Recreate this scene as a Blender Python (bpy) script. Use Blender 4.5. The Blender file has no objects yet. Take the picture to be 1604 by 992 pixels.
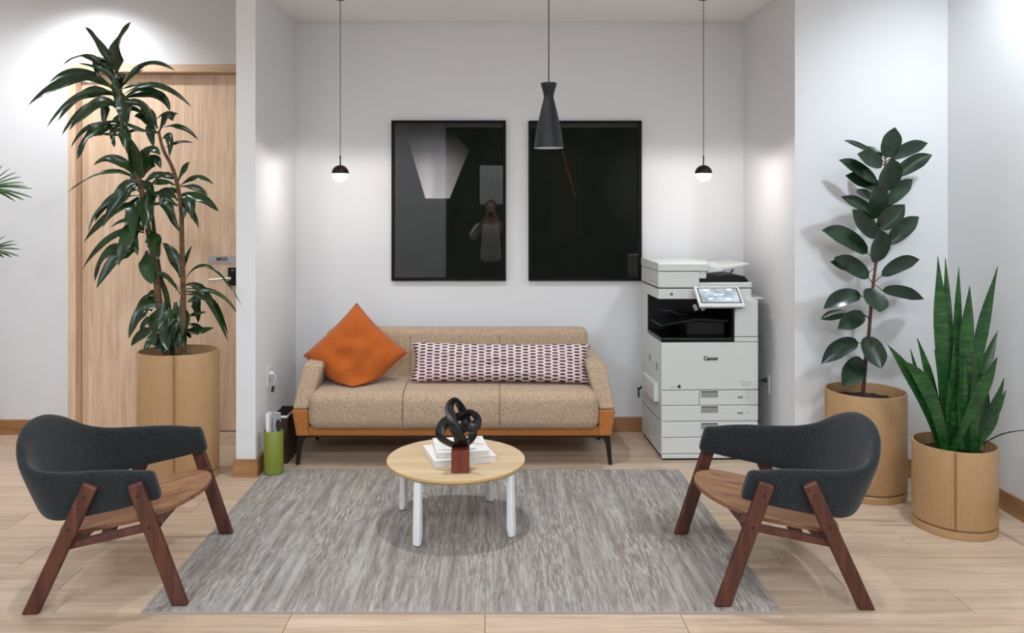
import bpy, bmesh, math, random
from mathutils import Vector, Matrix, Euler, noise
random.seed(7)
S = bpy.context.scene
COL = S.collection
PI = math.pi
# ------------------------------------------------------------------ camera
FPX, VX, VY, CH = 1225.0, 772.0, 332.0, 1.58
cd = bpy.data.cameras.new('camera'); cam = bpy.data.objects.new('camera', cd); COL.objects.link(cam)
cam.location = (0, 0, CH); cam.rotation_euler = (PI/2, 0, 0)
cd.sensor_width = 36; cd.lens = FPX/1604*36
cd.shift_x = (802-VX)/1604; cd.shift_y = -(496-VY)/1604
cd.clip_start = 0.05
S.camera = cam
# ------------------------------------------------------------------ world, exposure
w = bpy.data.worlds.new('world'); S.world = w; w.use_nodes = True
w.node_tree.nodes['Background'].inputs[0].default_value = (0.9, 0.95, 1, 1)
w.node_tree.nodes['Background'].inputs[1].default_value = 0.6
S.view_settings.view_transform = 'Standard'; S.view_settings.look = 'None'
S.view_settings.gamma = 1; S.view_settings.use_curve_mapping = False
S.view_settings.exposure = 0.20
S.cycles.use_denoising = True
S.cycles.sample_clamp_indirect = 6
# lamps of the room: (name, x, y, z, tilt target, watts, cone deg, blend, radius, colour)
CZ = 3.15
NEUT = (.86, .93, 1); COOL = (.80, .91, 1); WARM = (.92, .955, 1)
DOWNLIGHTS = [
    # x, y, target(x,y,z), watts, cone, blend, colour, where
    (-0.10, 4.00, (-0.10, 3.95, 0), 132, 110, .9, NEUT, 'above the round coffee table'),
    (-2.75, 5.02, (-2.85, 5.55, 1.5), 88, 130, .9, WARM, 'washing the wall above the wooden door'),
    (-2.10, 3.60, (-2.00, 4.20, 0), 42, 120, .9, NEUT, 'above the left lounge chair'),
    (2.26, 3.45, (2.74, 4.0, 1.8), 120, 130, .9, COOL, 'above the two potted plants on the right'),
    (1.20, 2.20, (1.20, 2.40, 0), 4, 130, .9, NEUT, 'in front of the right lounge chair'),
    (-1.50, 2.20, (-1.50, 2.40, 0), 4, 130, .9, NEUT, 'in front of the left lounge chair'),
    (-3.75, 4.35, (-3.45, 5.5, 1.0), 60, 130, .9, WARM, 'above the fan palm at the far left'),
]
# square fill panels added behind the camera to raise the ambient light: x, y, watts
FILL_PANELS = [(-2.6, .1, 50), (-.2, .1, 50), (1.7, .1, 50), (-2.6, -2.0, 50), (-.2, -2.0, 50), (1.7, -2.0, 50)]
FILL_COL = (.80, .90, 1)

def at(px, py, Y):
    s = FPX/Y
    return Vector(((px-VX)/s, Y, CH-(py-VY)/s))

# ------------------------------------------------------------------ helpers
def lin(c):
    c /= 255.0
    return c/12.92 if c <= .04045 else ((c+.055)/1.055)**2.4
def rgb(r, g, b): return (lin(r), lin(g), lin(b), 1)

def mat(name, col, rough=.5, metal=0, spec=.5, coat=0, emit=None, es=0):
    m = bpy.data.materials.new(name); m.use_nodes = True
    p = m.node_tree.nodes['Principled BSDF']
    p.inputs['Base Color'].default_value = col; p.inputs['Roughness'].default_value = rough
    p.inputs['Metallic'].default_value = metal; p.inputs['Specular IOR Level'].default_value = spec
    p.inputs['Coat Weight'].default_value = coat
    if emit: p.inputs['Emission Color'].default_value = emit; p.inputs['Emission Strength'].default_value = es
    return m
def N(m, t, **kw):
    n = m.node_tree.nodes.new(t)
    for k, v in kw.items(): setattr(n, k, v)
    return n
def L(m, a, b): m.node_tree.links.new(a, b)
def ramp(m, fac, stops):
    r = N(m, 'ShaderNodeValToRGB'); el = r.color_ramp.elements
    while len(el) < len(stops): el.new(.5)
    for e, (p, c) in zip(el, stops): e.position = p; e.color = c
    L(m, fac, r.inputs[0]); return r.outputs[0]
def coords(m, scale=(1,1,1), kind='Object', rnd=False, rot=(0,0,0)):
    tc = N(m, 'ShaderNodeTexCoord'); mp = N(m, 'ShaderNodeMapping')
    mp.inputs['Scale'].default_value = scale; mp.inputs['Rotation'].default_value = rot
    src = tc.outputs[kind]
    if rnd:
        oi = N(m, 'ShaderNodeObjectInfo'); mu = N(m, 'ShaderNodeVectorMath', operation='MULTIPLY_ADD')
        cmb = N(m, 'ShaderNodeCombineXYZ')
        for i in range(3): L(m, oi.outputs['Random'], cmb.inputs[i])
        mu.inputs[1].default_value = (13.7, 7.3, 5.1)
        L(m, cmb.outputs[0], mu.inputs[0]); L(m, src, mu.inputs[2]); src = mu.outputs[0]
    L(m, src, mp.inputs[0]); return mp.outputs[0]
def noi(m, vec, scale, detail=4, rough=.6, dist=0):
    n = N(m, 'ShaderNodeTexNoise'); n.inputs['Scale'].default_value = scale
    n.inputs['Detail'].default_value = detail; n.inputs['Roughness'].default_value = rough
    n.inputs['Distortion'].default_value = dist
    L(m, vec, n.inputs['Vector']); return n.outputs[0]
def bump(m, h, strength=.3, dist=.002):
    b = N(m, 'ShaderNodeBump'); b.inputs['Strength'].default_value = strength; b.inputs['Distance'].default_value = dist
    L(m, h, b.inputs['Height']); L(m, b.outputs[0], m.node_tree.nodes['Principled BSDF'].inputs['Normal'])
def setcol(m, c): L(m, c, m.node_tree.nodes['Principled BSDF'].inputs['Base Color'])
def mixc(m, fac, a, b, bt='MIX'):
    x = N(m, 'ShaderNodeMix', data_type='RGBA', blend_type=bt)
    if isinstance(fac, float): x.inputs[0].default_value = fac
    else: L(m, fac, x.inputs[0])
    for i, v in ((6, a), (7, b)):
        if isinstance(v, tuple): x.inputs[i].default_value = v
        else: L(m, v, x.inputs[i])
    return x.outputs[2]
def wood(name, a, b, c, axis='X', rough=.45, k=1.0, rnd=True, vary=0.0):
    m = mat(name, b, rough)
    lo, hi = 1.2*k, 26*k
    sc = {'X': (lo, hi, hi), 'Y': (hi, lo, hi), 'Z': (hi, hi, lo)}[axis]
    v = coords(m, sc, rnd=rnd)
    n1 = noi(m, v, 1.0, 5, .62, .6)
    sc2 = tuple(s*3.4 for s in sc); v2 = coords(m, sc2, rnd=rnd)
    n2 = noi(m, v2, 1.5, 3, .6)
    col = ramp(m, n1, [(.30, a), (.5, b), (.72, c)])
    g = ramp(m, n2, [(.35, (.72, .70, .68, 1)), (.55, (1, 1, 1, 1))])
    col = mixc(m, .55, col, g, 'MULTIPLY')
    if vary:
        oi = N(m, 'ShaderNodeObjectInfo')
        t = ramp(m, oi.outputs['Random'], [(0, (1-vary, 1-vary*1.1, 1-vary*1.3, 1)), (.5, (1, 1, 1, 1)), (1, (1+vary*.3, 1, 1-vary*.3, 1))])
        col = mixc(m, 1.0, col, t, 'MULTIPLY')
    setcol(m, col); bump(m, n2, .12, .001)
    return m
def fabric(name, a, b, scale=350, rough=.95, bs=.5, big=0):
    m = mat(name, a, rough, spec=.2)
    v = coords(m); n = noi(m, v, scale, 2, .7)
    c = ramp(m, n, [(.36, a), (.64, b)])
    setcol(m, c); bump(m, n, bs, .002)
    m.node_tree.nodes['Principled BSDF'].inputs['Sheen Weight'].default_value = .15
    return m

M = {}
# walls: painted plaster with fine roller texture
def plaster(name, c):
    m = mat(name, c, .85, spec=.25); n = noi(m, coords(m), 90, 3, .6)
    setcol(m, mixc(m, n, tuple(x*.97 for x in c[:3])+(1,), c)); bump(m, n, .12, .002); return m
M['wall'] = plaster('wall_paint', rgb(223, 223, 224))
M['ceil'] = plaster('ceiling_paint', rgb(247, 245, 243))
M['green_wall'] = plaster('dark_green_paint', rgb(30, 44, 30))
M['floor'] = wood('pale_oak_floor', rgb(178, 152, 128), rgb(196, 172, 149), rgb(208, 186, 165), 'X', .42, .9, vary=.10)
M['floorbase'] = mat('joint_dark', rgb(110, 84, 50), .8)
M['skirt'] = wood('oak_skirting', rgb(140, 98, 46), rgb(164, 118, 78), rgb(184, 138, 96), 'X', .5)
M['skirty'] = wood('oak_skirting_y', rgb(140, 98, 46), rgb(164, 118, 78), rgb(184, 138, 96), 'Y', .5)
M['door'] = wood('oak_door_veneer', rgb(208, 174, 144), rgb(224, 192, 162), rgb(234, 206, 180), 'Z', .5, .8)
M['doorx'] = wood('oak_door_lintel', rgb(196, 160, 128), rgb(210, 176, 144), rgb(220, 188, 160), 'X', .5, .8)
M['walnut'] = wood('walnut_leg', rgb(50, 25, 18), rgb(78, 39, 28), rgb(102, 56, 40), 'Z', .4, 1.2)
M['walnut_seat'] = wood('walnut_ply', rgb(112, 74, 50), rgb(152, 108, 78), rgb(180, 136, 102), 'X', .4, .9)
M['plyedge'] = wood('ply_edge', rgb(90, 56, 38), rgb(128, 86, 60), rgb(150, 106, 78), 'X', .5, 2)
M['tabletop'] = wood('table_oak', rgb(192, 162, 124), rgb(208, 180, 142), rgb(218, 194, 158), 'X', .42, .8)
M['tableedge'] = mat('table_edge', rgb(190, 158, 104), .5)
M['charcoal'] = fabric('charcoal_wool', rgb(17, 20, 22), rgb(47, 51, 54), 220, bs=.35)
M['sofa'] = fabric('oatmeal_wool', rgb(138, 112, 88), rgb(202, 178, 152), 190, bs=.35)
M['sofabase'] = fabric('rust_wool', rgb(150, 88, 40), rgb(192, 124, 66), 200, bs=.35)
M['seam'] = mat('seam', rgb(120, 96, 74), .9)
M['orange'] = fabric('orange_linen', rgb(158, 74, 24), rgb(188, 98, 38), 300, bs=.4)
M['darkmetal'] = mat('dark_metal', rgb(38, 26, 24), .45, .3)
M['blackframe'] = mat('black_frame', rgb(16, 14, 13), .6, spec=.15)
M['pendant'] = mat('matt_black_lacquer', rgb(22, 26, 30), .45, spec=.35)
M['bulb'] = mat('pendant_inside', rgb(190, 195, 200), .6)
M['cord'] = mat('cord_black', rgb(24, 22, 22), .6)
M['bronze'] = mat('dark_bronze', rgb(46, 30, 28), .35, .6)
M['white_metal'] = mat('white_powder', rgb(226, 228, 228), .35)
M['white_plastic'] = mat('printer_white', rgb(204, 206, 202), .42)
M['grey_plastic'] = mat('printer_grey', rgb(140, 141, 138), .5)
M['black_plastic'] = mat('printer_black', rgb(8, 8, 9), .3, spec=.3)
M['dark_plastic'] = mat('printer_dark', rgb(14, 16, 20), .35, spec=.3)
M['gap'] = mat('gap', rgb(70, 68, 66), .8)
M['gloss_black'] = mat('glazed_black', rgb(16, 16, 14), .28, spec=.45)
M['mahogany'] = wood('mahogany', rgb(84, 30, 16), rgb(106, 42, 24), rgb(126, 54, 32), 'Z', .35, 1.5)
M['paper'] = mat('book_cover_white', rgb(232, 230, 226), .45)
M['pages'] = mat('pages', rgb(214, 208, 200), .8)
M['greyprint'] = mat('grey_print', rgb(150, 152, 158), .5)
M['ink'] = mat('ink', rgb(40, 38, 38), .6)
M['soil'] = mat('soil', rgb(48, 36, 28), 1); 
n_ = noi(M['soil'], coords(M['soil']), 60, 4, .7); setcol(M['soil'], ramp(M['soil'], n_, [(.35, rgb(24, 17, 13)), (.65, rgb(72, 55, 42))])); bump(M['soil'], n_, 1, .02)
def potmat():
    m = mat('pot_laminate', rgb(178, 140, 96), .33, spec=.5)
    n = noi(m, coords(m, (1, 1, .3)), 60, 3, .6)
    setcol(m, mixc(m, n, rgb(168, 131, 90), rgb(184, 147, 106))); return m
M['pot'] = potmat()
M['pot_in'] = mat('pot_inner', rgb(150, 118, 88), .6)
M['groove'] = mat('pot_groove', rgb(140, 104, 64), .5)
M['green_vase'] = mat('green_ceramic', rgb(120, 130, 44), .45)
M['brown_box'] = mat('brown_leather', rgb(58, 38, 28), .5)
M['chrome'] = mat('satin_nickel', rgb(206, 196, 188), .28, 1)
M['plate'] = mat('sign_plate', rgb(176, 172, 168), .45, .2)
M['outlet'] = mat('outlet', rgb(226, 224, 224), .4)
def leafmat(name, a, b, rough=.3, scale=9, stretch=(1,1,1)):
    m = mat(name, a, rough, spec=.5)
    n = noi(m, coords(m, stretch, rnd=True), scale, 3, .6)
    setcol(m, ramp(m, n, [(.35, a), (.65, b)])); return m
M['drac'] = leafmat('dracaena_leaf', rgb(14, 34, 16), rgb(34, 66, 26), .25)
M['rubber'] = leafmat('rubber_leaf', rgb(16, 34, 22), rgb(34, 58, 36), .22)
M['palm'] = leafmat('palm_leaf', rgb(34, 64, 34), rgb(66, 100, 50), .4)
def snakemat():
    m = mat('snake_leaf', rgb(30, 80, 30), .35)
    v = coords(m, (6, 6, 42), rnd=True); n = noi(m, v, 1.6, 4, .65, .8)
    setcol(m, ramp(m, n, [(.36, rgb(16, 50, 22)), (.52, rgb(30, 78, 30)), (.70, rgb(56, 102, 42))])); return m
M['snake'] = snakemat()
def barkmat(name, a, b):
    m = mat(name, a, .8); n = noi(m, coords(m, (1, 1, 5)), 30, 3, .6)
    setcol(m, ramp(m, n, [(.35, a), (.65, b)])); bump(m, n, .5, .004); return m
M['trunk'] = barkmat('dracaena_trunk', rgb(66, 44, 28), rgb(112, 84, 52))
M['stalk'] = barkmat('dracaena_stalk', rgb(30, 40, 18), rgb(60, 68, 30))
M['rtrunk'] = barkmat('rubber_trunk', rgb(70, 40, 32), rgb(112, 72, 50))
def thin_glass(name, tint=(1, 1, 1, 1), refl=1.0, ior=1.5):
    m = bpy.data.materials.new(name); m.use_nodes = True; nt = m.node_tree
    nt.nodes.remove(nt.nodes['Principled BSDF']); out = nt.nodes['Material Output']
    t = N(m, 'ShaderNodeBsdfTransparent'); t.inputs[0].default_value = tint
    g = N(m, 'ShaderNodeBsdfGlossy'); g.inputs['Roughness'].default_value = 0.015
    f = N(m, 'ShaderNodeFresnel'); f.inputs[0].default_value = ior
    x = N(m, 'ShaderNodeMixShader'); L(m, f.outputs[0], x.inputs[0]); L(m, t.outputs[0], x.inputs[1]); L(m, g.outputs[0], x.inputs[2])
    L(m, x.outputs[0], out.inputs[0]); return m
M['pane'] = thin_glass('picture_glass', (.94, .94, .94, 1), 1, 1.42)
M['ballglass'] = thin_glass('lamp_glass', (.97, .97, .97, 1), 1, 1.35)
def ribbed():
    m = M['ballglass']; nt = m.node_tree; out = nt.nodes['Material Output']; src = out.inputs[0].links[0].from_socket
    tr = N(m, 'ShaderNodeBsdfTranslucent'); tr.inputs[0].default_value = (.95, .95, .96, 1)
    x = N(m, 'ShaderNodeMixShader'); x.inputs[0].default_value = .02
    L(m, src, x.inputs[1]); L(m, tr.outputs[0], x.inputs[2]); L(m, x.outputs[0], out.inputs[0])
ribbed()
def rugmat():
    m = mat('rug_pile', rgb(150, 146, 142), .97, spec=.1)
    v = coords(m, (1, 1, 1))
    s1 = noi(m, coords(m, (24, 1.3, 1)), 1.0, 4, .7)     # streaks running front to back
    s2 = noi(m, coords(m, (85, 9, 1)), 1.0, 3, .75)
    big = noi(m, coords(m, (1.6, 1.1, 1)), 1.0, 3, .6)
    fine = noi(m, v, 240, 2, .8)
    c1 = ramp(m, s1, [(.38, rgb(112, 100, 88)), (.5, rgb(158, 151, 143)), (.62, rgb(206, 199, 190))])
    c2 = ramp(m, s2, [(.36, rgb(104, 94, 84)), (.5, rgb(162, 155, 148)), (.64, rgb(220, 212, 203))])
    pm = ramp(m, noi(m, coords(m, (3.5, 1.8, 1)), 1.0, 3, .6), [(.42, (.15, .15, .15, 1)), (.6, (.85, .85, .85, 1))]); c = mixc(m, pm, c1, c2)
    g = ramp(m, big, [(.35, rgb(168, 168, 172)), (.65, rgb(172, 158, 144))])
    c = mixc(m, .30, c, g)
    f = ramp(m, fine, [(.3, (.72, .72, .72, 1)), (.7, (1.12, 1.12, 1.12, 1))])
    c = mixc(m, .8, c, f, 'MULTIPLY')
    setcol(m, c); bump(m, fine, .9, .006); return m
M['rug'] = rugmat()
M['binding'] = mat('rug_binding', rgb(160, 148, 138), .9)

def bm_new(): return bmesh.new()
def box(bm, x0, x1, y0, y1, z0, z1, mtx=None):
    vs = [bm.verts.new(v) for v in [(x0,y0,z0),(x1,y0,z0),(x1,y1,z0),(x0,y1,z0),(x0,y0,z1),(x1,y0,z1),(x1,y1,z1),(x0,y1,z1)]]
    for f in [(0,3,2,1),(4,5,6,7),(0,1,5,4),(1,2,6,5),(2,3,7,6),(3,0,4,7)]: bm.faces.new([vs[i] for i in f])
    if mtx: bmesh.ops.transform(bm, matrix=mtx, verts=vs)
    return vs
def prism(bm, pts, d0, d1, plane='XZ'):
    def P(a, b, d): return {'XZ': (a, d, b), 'XY': (a, b, d), 'YZ': (d, a, b)}[plane]
    A = [bm.verts.new(P(a, b, d0)) for a, b in pts]; B = [bm.verts.new(P(a, b, d1)) for a, b in pts]
    n = len(pts); bm.faces.new(A); bm.faces.new(B[::-1])
    for i in range(n): bm.faces.new([A[i], B[i], B[(i+1) % n], A[(i+1) % n]][::-1])
    bmesh.ops.recalc_face_normals(bm, faces=bm.faces)
    return A+B
def lathe(bm, prof, n=32, sx=1, sy=1, cx=0, cy=0):
    rings = []
    for r, z in prof:
        if r < 1e-6: rings.append([bm.verts.new((cx, cy, z))])
        else: rings.append([bm.verts.new((cx+r*sx*math.cos(2*PI*i/n), cy+r*sy*math.sin(2*PI*i/n), z)) for i in range(n)])
    for a, b in zip(rings, rings[1:]):
        for i in range(n):
            j = (i+1) % n
            if len(a) == 1 and len(b) == 1: continue
            if len(a) == 1: bm.faces.new([a[0], b[j], b[i]])
            elif len(b) == 1: bm.faces.new([a[i], a[j], b[0]])
            else: bm.faces.new([a[i], a[j], b[j], b[i]])
    bmesh.ops.recalc_face_normals(bm, faces=bm.faces)
def tube(bm, pts, rad, n=8, caps=True):
    pts = [Vector(p) for p in pts]; rings = []
    up = Vector((0, 0, 1))
    for i, p in enumerate(pts):
        t = (pts[min(i+1, len(pts)-1)]-pts[max(i-1, 0)]).normalized()
        a = t.cross(up)
        if a.length < .05: a = t.cross(Vector((0, 1, 0)))
        a.normalize(); b = t.cross(a); up = -b if i else up
        if abs(t.z) > .98 and i == 0: up = -b
        r = rad[i] if isinstance(rad, (list, tuple)) else rad
        rings.append([bm.verts.new(p+a*r*math.cos(2*PI*k/n)+b*r*math.sin(2*PI*k/n)) for k in range(n)])
    for A, B in zip(rings, rings[1:]):
        for k in range(n): bm.faces.new([A[k], A[(k+1) % n], B[(k+1) % n], B[k]])
    if caps: bm.faces.new(rings[0][::-1]); bm.faces.new(rings[-1])
    bmesh.ops.recalc_face_normals(bm, faces=bm.faces)
def obj(name, bm, m, parent=None, smooth=35, bevel=0, seg=2, subd=0, solid=0, mods=None):
    me = bpy.data.meshes.new(name)
    if bevel or smooth: bmesh.ops.recalc_face_normals(bm, faces=bm.faces)
    bm.to_mesh(me); bm.free()
    for x in (m if isinstance(m, list) else [m]): me.materials.append(x)
    if smooth:
        me.shade_smooth(); me.set_sharp_from_angle(angle=math.radians(smooth))
    o = bpy.data.objects.new(name, me); COL.objects.link(o)
    if parent: o.parent = parent
    if bevel:
        b = o.modifiers.new('bevel', 'BEVEL'); b.width = bevel; b.segments = seg; b.limit_method = 'ANGLE'; b.harden_normals = True
    if subd:
        b = o.modifiers.new('sub', 'SUBSURF'); b.levels = subd; b.render_levels = subd
    return o
def thing(name, label, cat, loc=(0,0,0), rz=0, group=None):
    o = bpy.data.objects.new(name, None); COL.objects.link(o); o.empty_display_size = .1
    o.location = loc; o.rotation_euler = (0, 0, rz); o['label'] = label; o['category'] = cat
    if group: o['group'] = group
    return o
def tag(o, label, cat, group=None):
    o['label'] = label; o['category'] = cat
    if group: o['group'] = group
    return o
def struct(o): o['kind'] = 'structure'; return o
def dup(o, parent=None):
    c = o.copy(); COL.objects.link(c); c.parent = parent
    for ch in list(o.children): dup(ch, c)
    return c
def boxo(name, m, x0, x1, y0, y1, z0, z1, parent=None, bevel=0, seg=2):
    bm = bm_new(); box(bm, x0, x1, y0, y1, z0, z1); return obj(name, bm, m, parent, bevel=bevel, seg=seg)
def text(name, body, size, m, parent, loc, rot=(PI/2, 0, 0), ext=.0006, bold=0):
    cu = bpy.data.curves.new('t', 'FONT'); cu.body = body; cu.size = size; cu.extrude = ext; cu.offset = bold
    cu.align_x = 'CENTER'; cu.align_y = 'CENTER'; cu.resolution_u = 3
    t = bpy.data.objects.new('t', cu); COL.objects.link(t)
    dg = bpy.context.evaluated_depsgraph_get(); me = bpy.data.meshes.new_from_object(t.evaluated_get(dg))
    bpy.data.objects.remove(t); me.materials.clear(); me.materials.append(m)
    o = bpy.data.objects.new(name, me); COL.objects.link(o); o.parent = parent; o.location = loc; o.rotation_euler = rot
    return o

# ================================================================== SETTING
YB, YD, YP = 5.62, 5.55, 4.66        # alcove back wall, door wall, front of the pillars
XL0, XL1, XR = -1.53, -1.414, 1.80   # left partition, alcove right wall
XS = 2.71                            # right side wall
AZ = 2.95                            # alcove ceiling
LX, BY = -4.6, -3.4                  # far left wall, wall behind the camera
# floor: slab and planks
slab = struct(boxo('floor', M['floorbase'], LX-.1, XS+.1, BY-.1, YB+.1, -.06, -.006))
struct(boxo('floor_back', M['floor'], LX, XS, BY, 1.63, -.006, 0)).name = 'floor_rear'
row0 = 3.07-.205*7
joints = {7: None}
k = 0
mesh_cache = {}
fixed = {1.0: 0}
rows = []
y = row0
while y < YB:
    rows.append(y); y += .205
known = {3.07-.205: [-2.56, -.79, -.03, .737, 2.26], 3.07: [-3.4, -1.73, .2, 1.9], 3.275: [-3.9, -2.12+.3, .1, 1.48],
         3.48: [-3.6, -2.116, -.2, 1.30], 3.685: [-4.1, -2.9, -.9, .9, 1.98], 3.89: [-4.2, -2.42, -.5, 1.4]}
for ry in rows:
    js = None
    for kk, v in known.items():
        if abs(kk-ry) < .02: js = v
    if js is None:
        x = LX+random.uniform(.3, 1.8); js = []
        while x < XS-.3: js.append(x); x += random.choice([1.52, 1.9, 1.9, 2.2])
    xs = [LX]+[j for j in js if LX+.1 < j < XS-.1]+[XS]
    y1 = min(ry+.205, YB)
    for a, b in zip(xs, xs[1:]):
        bm = bm_new(); box(bm, a+.0009, b-.0009, ry+.0008, y1-.0008, -.006, 0)
        o = obj('plank', bm, M['floor'], slab, bevel=.0012, seg=1)
# walls
def wall(name, m, x0, x1, y0, y1, z0=0, z1=CZ): return struct(boxo(name, m, x0, x1, y0, y1, z0, z1))
W = M['wall']
wall('wall_back', W, XL1, XR, YB, YB+.12)
wall('wall_alcove_left', W, XL0, XL1, YP, YB+.12)
wall('wall_alcove_right', W, XR, XR+.12, YP+.12, YB+.12)
wall('wall_front_right', W, XR, XS, YP, YP+.12)
wall('wall_right', W, XS, XS+.12, BY, YP+.12)
DX0, DX1 = -3.01, -1.62     # outer edges of the door frame
DZ = 2.627
wall('wall_door_left', W, LX, DX0, YD, YD+.12)
wall('wall_door_top', W, DX0, XL0, YD, YD+.12, DZ, CZ)
wall('wall_door_right', W, DX1, XL0, YD, YD+.12, 0, DZ)
wall('wall_left', W, LX-.12, LX, BY, YD+.12)
wall('wall_rear', M['green_wall'], LX-.12, XS+.12, BY-.12, BY)
wall('wall_rear_white', W, -3.4, -.866, BY, BY+.5)
struct(boxo('ceiling', M['ceil'], LX-.12, XS+.12, BY-.12, YB+.12, CZ, CZ+.1))
struct(boxo('ceiling_alcove', M['ceil'], XL1, XR, YP, YB, AZ, CZ))
# skirting boards
def skirt(name, x0, x1, y0, y1, ax='X', h=.107):
    return struct(boxo(name, M['skirt'] if ax == 'X' else M['skirty'], x0, x1, y0, y1, 0, h, bevel=.002))
T = .014
skirt('baseboard_back', XL1+T, XR-T, YB-T, YB)
skirt('baseboard_alcove_left', XL1, XL1+T, YP, YB, 'Y')
skirt('baseboard_alcove_right', XR-T, XR, YP, YB, 'Y')
skirt('baseboard_pillar', XL0-T, XL1+T, YP-T, YP)
skirt('baseboard_pillar_left', XL0-T, XL0, YP, YD, 'Y')
skirt('baseboard_front_right', XR-T, XS-T, YP-T, YP)
skirt('baseboard_right', XS-T, XS, BY, YP, 'Y')
skirt('baseboard_left', LX, DX0, YD-T, YD)
# door: frame, recessed leaf, handle set, name plate
d = struct(thing('door_1', '', '')); del d['label']; del d['category']
fw = .055
boxo('door_frame', M['door'], DX0, DX0+fw, YD-.012, YD+.12, 0, DZ, d, .003)
boxo('door_frame', M['door'], DX1-fw, DX1, YD-.012, YD+.12, 0, DZ, d, .003)
boxo('door_frame', M['doorx'], DX0+fw, DX1-fw, YD-.012, YD+.12, DZ-fw, DZ, d, .003)
leaf = boxo('door_leaf', M['door'], DX0+fw+.004, DX1-fw-.004, YD+.068, YD+.112, .008, DZ-fw-.004, d, .002)
yl = YD+.068
hx = (365-VX)/(FPX/yl); hz = CH-(433-VY)/(FPX/yl)
lk = boxo('lock_plate', M['black_plastic'], hx-.031, hx+.031, yl-.022, yl, hz-.065, hz+.065, d, .006, 3)
bm = bm_new(); tube(bm, [(hx-.006, yl-.022, hz-.012), (hx-.006, yl-.06, hz-.012)], .012, 16)
tube(bm, [(hx+.004, yl-.058, hz-.012), (hx-.05, yl-.06, hz-.014), (hx-.15, yl-.06, hz-.022)], [.0095, .0095, .0085], 12)
obj('door_handle', bm, M['chrome'], d)
bm = bm_new(); tube(bm, [(hx-.006, yl-.0225, hz+.045), (hx+.012, yl-.0225, hz+.045)], .0016, 6); obj('lock_mark', bm, M['outlet'], d)
px0, px1 = (326-VX)/(FPX/yl), (372-VX)/(FPX/yl)
pl = boxo('name_plate', M['plate'], px0, px1+.02, yl-.004, yl, CH-(413-VY)/(FPX/yl), CH-(400.5-VY)/(FPX/yl), d, .001)
text('room_number', 'MR03', .034, M['ink'], pl, ((348-VX)/(FPX/yl), yl-.0045, CH-(406.3-VY)/(FPX/yl)), bold=.0006)

# ================================================================== CEILING DOWNLIGHTS (their light comes from their own builder)
M['lampdisc'] = mat('downlight_led', (1, 1, 1, 1), .5, emit=(1, .96, .9, 1), es=8)
for i, (x, y, tg, watts, cone, blend, col, where) in enumerate(DOWNLIGHTS):
    t = thing('downlight', '', 'ceiling light', (x, y, CZ), 0, 'round recessed ceiling downlights')
    t['label'] = 'round white recessed ceiling downlight '+where
    bm = bm_new(); lathe(bm, [(.045, -.004), (.06, -.006), (.062, 0), (.045, 0), (.045, -.004)], 24); obj('trim_ring', bm, M['white_metal'], t)
    bm = bm_new(); lathe(bm, [(0, -.003), (.045, -.003), (.045, -.001), (0, -.001)], 24); obj('lamp_disc', bm, M['lampdisc'], t)
    ld = bpy.data.lights.new('spot', 'SPOT'); ld.energy = watts; ld.spot_size = math.radians(cone); ld.spot_blend = blend
    ld.shadow_soft_size = .045; ld.color = col
    lo = bpy.data.objects.new('spot_lamp', ld); COL.objects.link(lo); lo.parent = t; lo.location = (0, 0, -.012)
    dv = Vector(tg)-Vector((x, y, CZ)); lo.rotation_euler = dv.to_track_quat('-Z', 'Y').to_euler()

M['panel'] = mat('fill_glow', (1, 1, 1, 1), .5, emit=(.9, .96, 1, 1), es=2.5)
for x, y, watts in FILL_PANELS:  # unseen fill lights, added to brighten the alcove and ceiling
    t = thing('fill_panel', 'added square white fill light panel at the ceiling behind the camera', 'ceiling light', (x, y, CZ), 0, 'added fill light panels')
    bm = bm_new(); box(bm, -.31, .31, -.31, -.30, -.012, 0); box(bm, -.31, .31, .30, .31, -.012, 0); box(bm, -.31, -.30, -.30, .30, -.012, 0); box(bm, .30, .31, -.30, .30, -.012, 0); obj('fill_frame', bm, M['white_metal'], t)
    boxo('fill_diffuser', M['panel'], -.30, .30, -.30, .30, -.008, -.001, t)
    ld = bpy.data.lights.new('panel', 'AREA'); ld.shape = 'SQUARE'; ld.size = .6; ld.energy = watts; ld.color = FILL_COL
    lo = bpy.data.objects.new('fill_lamp', ld); COL.objects.link(lo); lo.parent = t; lo.location = (0, 0, -.02)

# ================================================================== RUG
RX0, RX1, RY0, RY1 = -1.382, 1.135, 3.07, 4.77
r = thing('area_rug', 'grey and beige streaked low-pile area rug under the coffee table', 'rug', ((RX0+RX1)/2, (RY0+RY1)/2, 0))
hx_, hy_ = (RX1-RX0)/2, (RY1-RY0)/2
bm = bm_new(); bmesh.ops.create_grid(bm, x_segments=160, y_segments=110, size=1)
for v in bm.verts:
    e = min((1-abs(v.co.x))*hx_, (1-abs(v.co.y))*hy_)
    v.co = Vector((v.co.x*(hx_-.004), v.co.y*(hy_-.004), .009+(.0035 if e > .01 else 0)+.0012*noise.noise(v.co*60)))
obj('pile', bm, M['rug'], r, smooth=180)
bm = bm_new()
box(bm, -hx_, hx_, -hy_, -hy_+.008, 0, .009); box(bm, -hx_, hx_, hy_-.008, hy_, 0, .009)
box(bm, -hx_, -hx_+.008, -hy_+.008, hy_-.008, 0, .009); box(bm, hx_-.008, hx_, -hy_+.008, hy_-.008, 0, .009)
box(bm, -hx_+.008, hx_-.008, -hy_+.008, hy_-.008, 0, .004)
obj('binding', bm, M['binding'], r)
RZ = .0138

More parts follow.
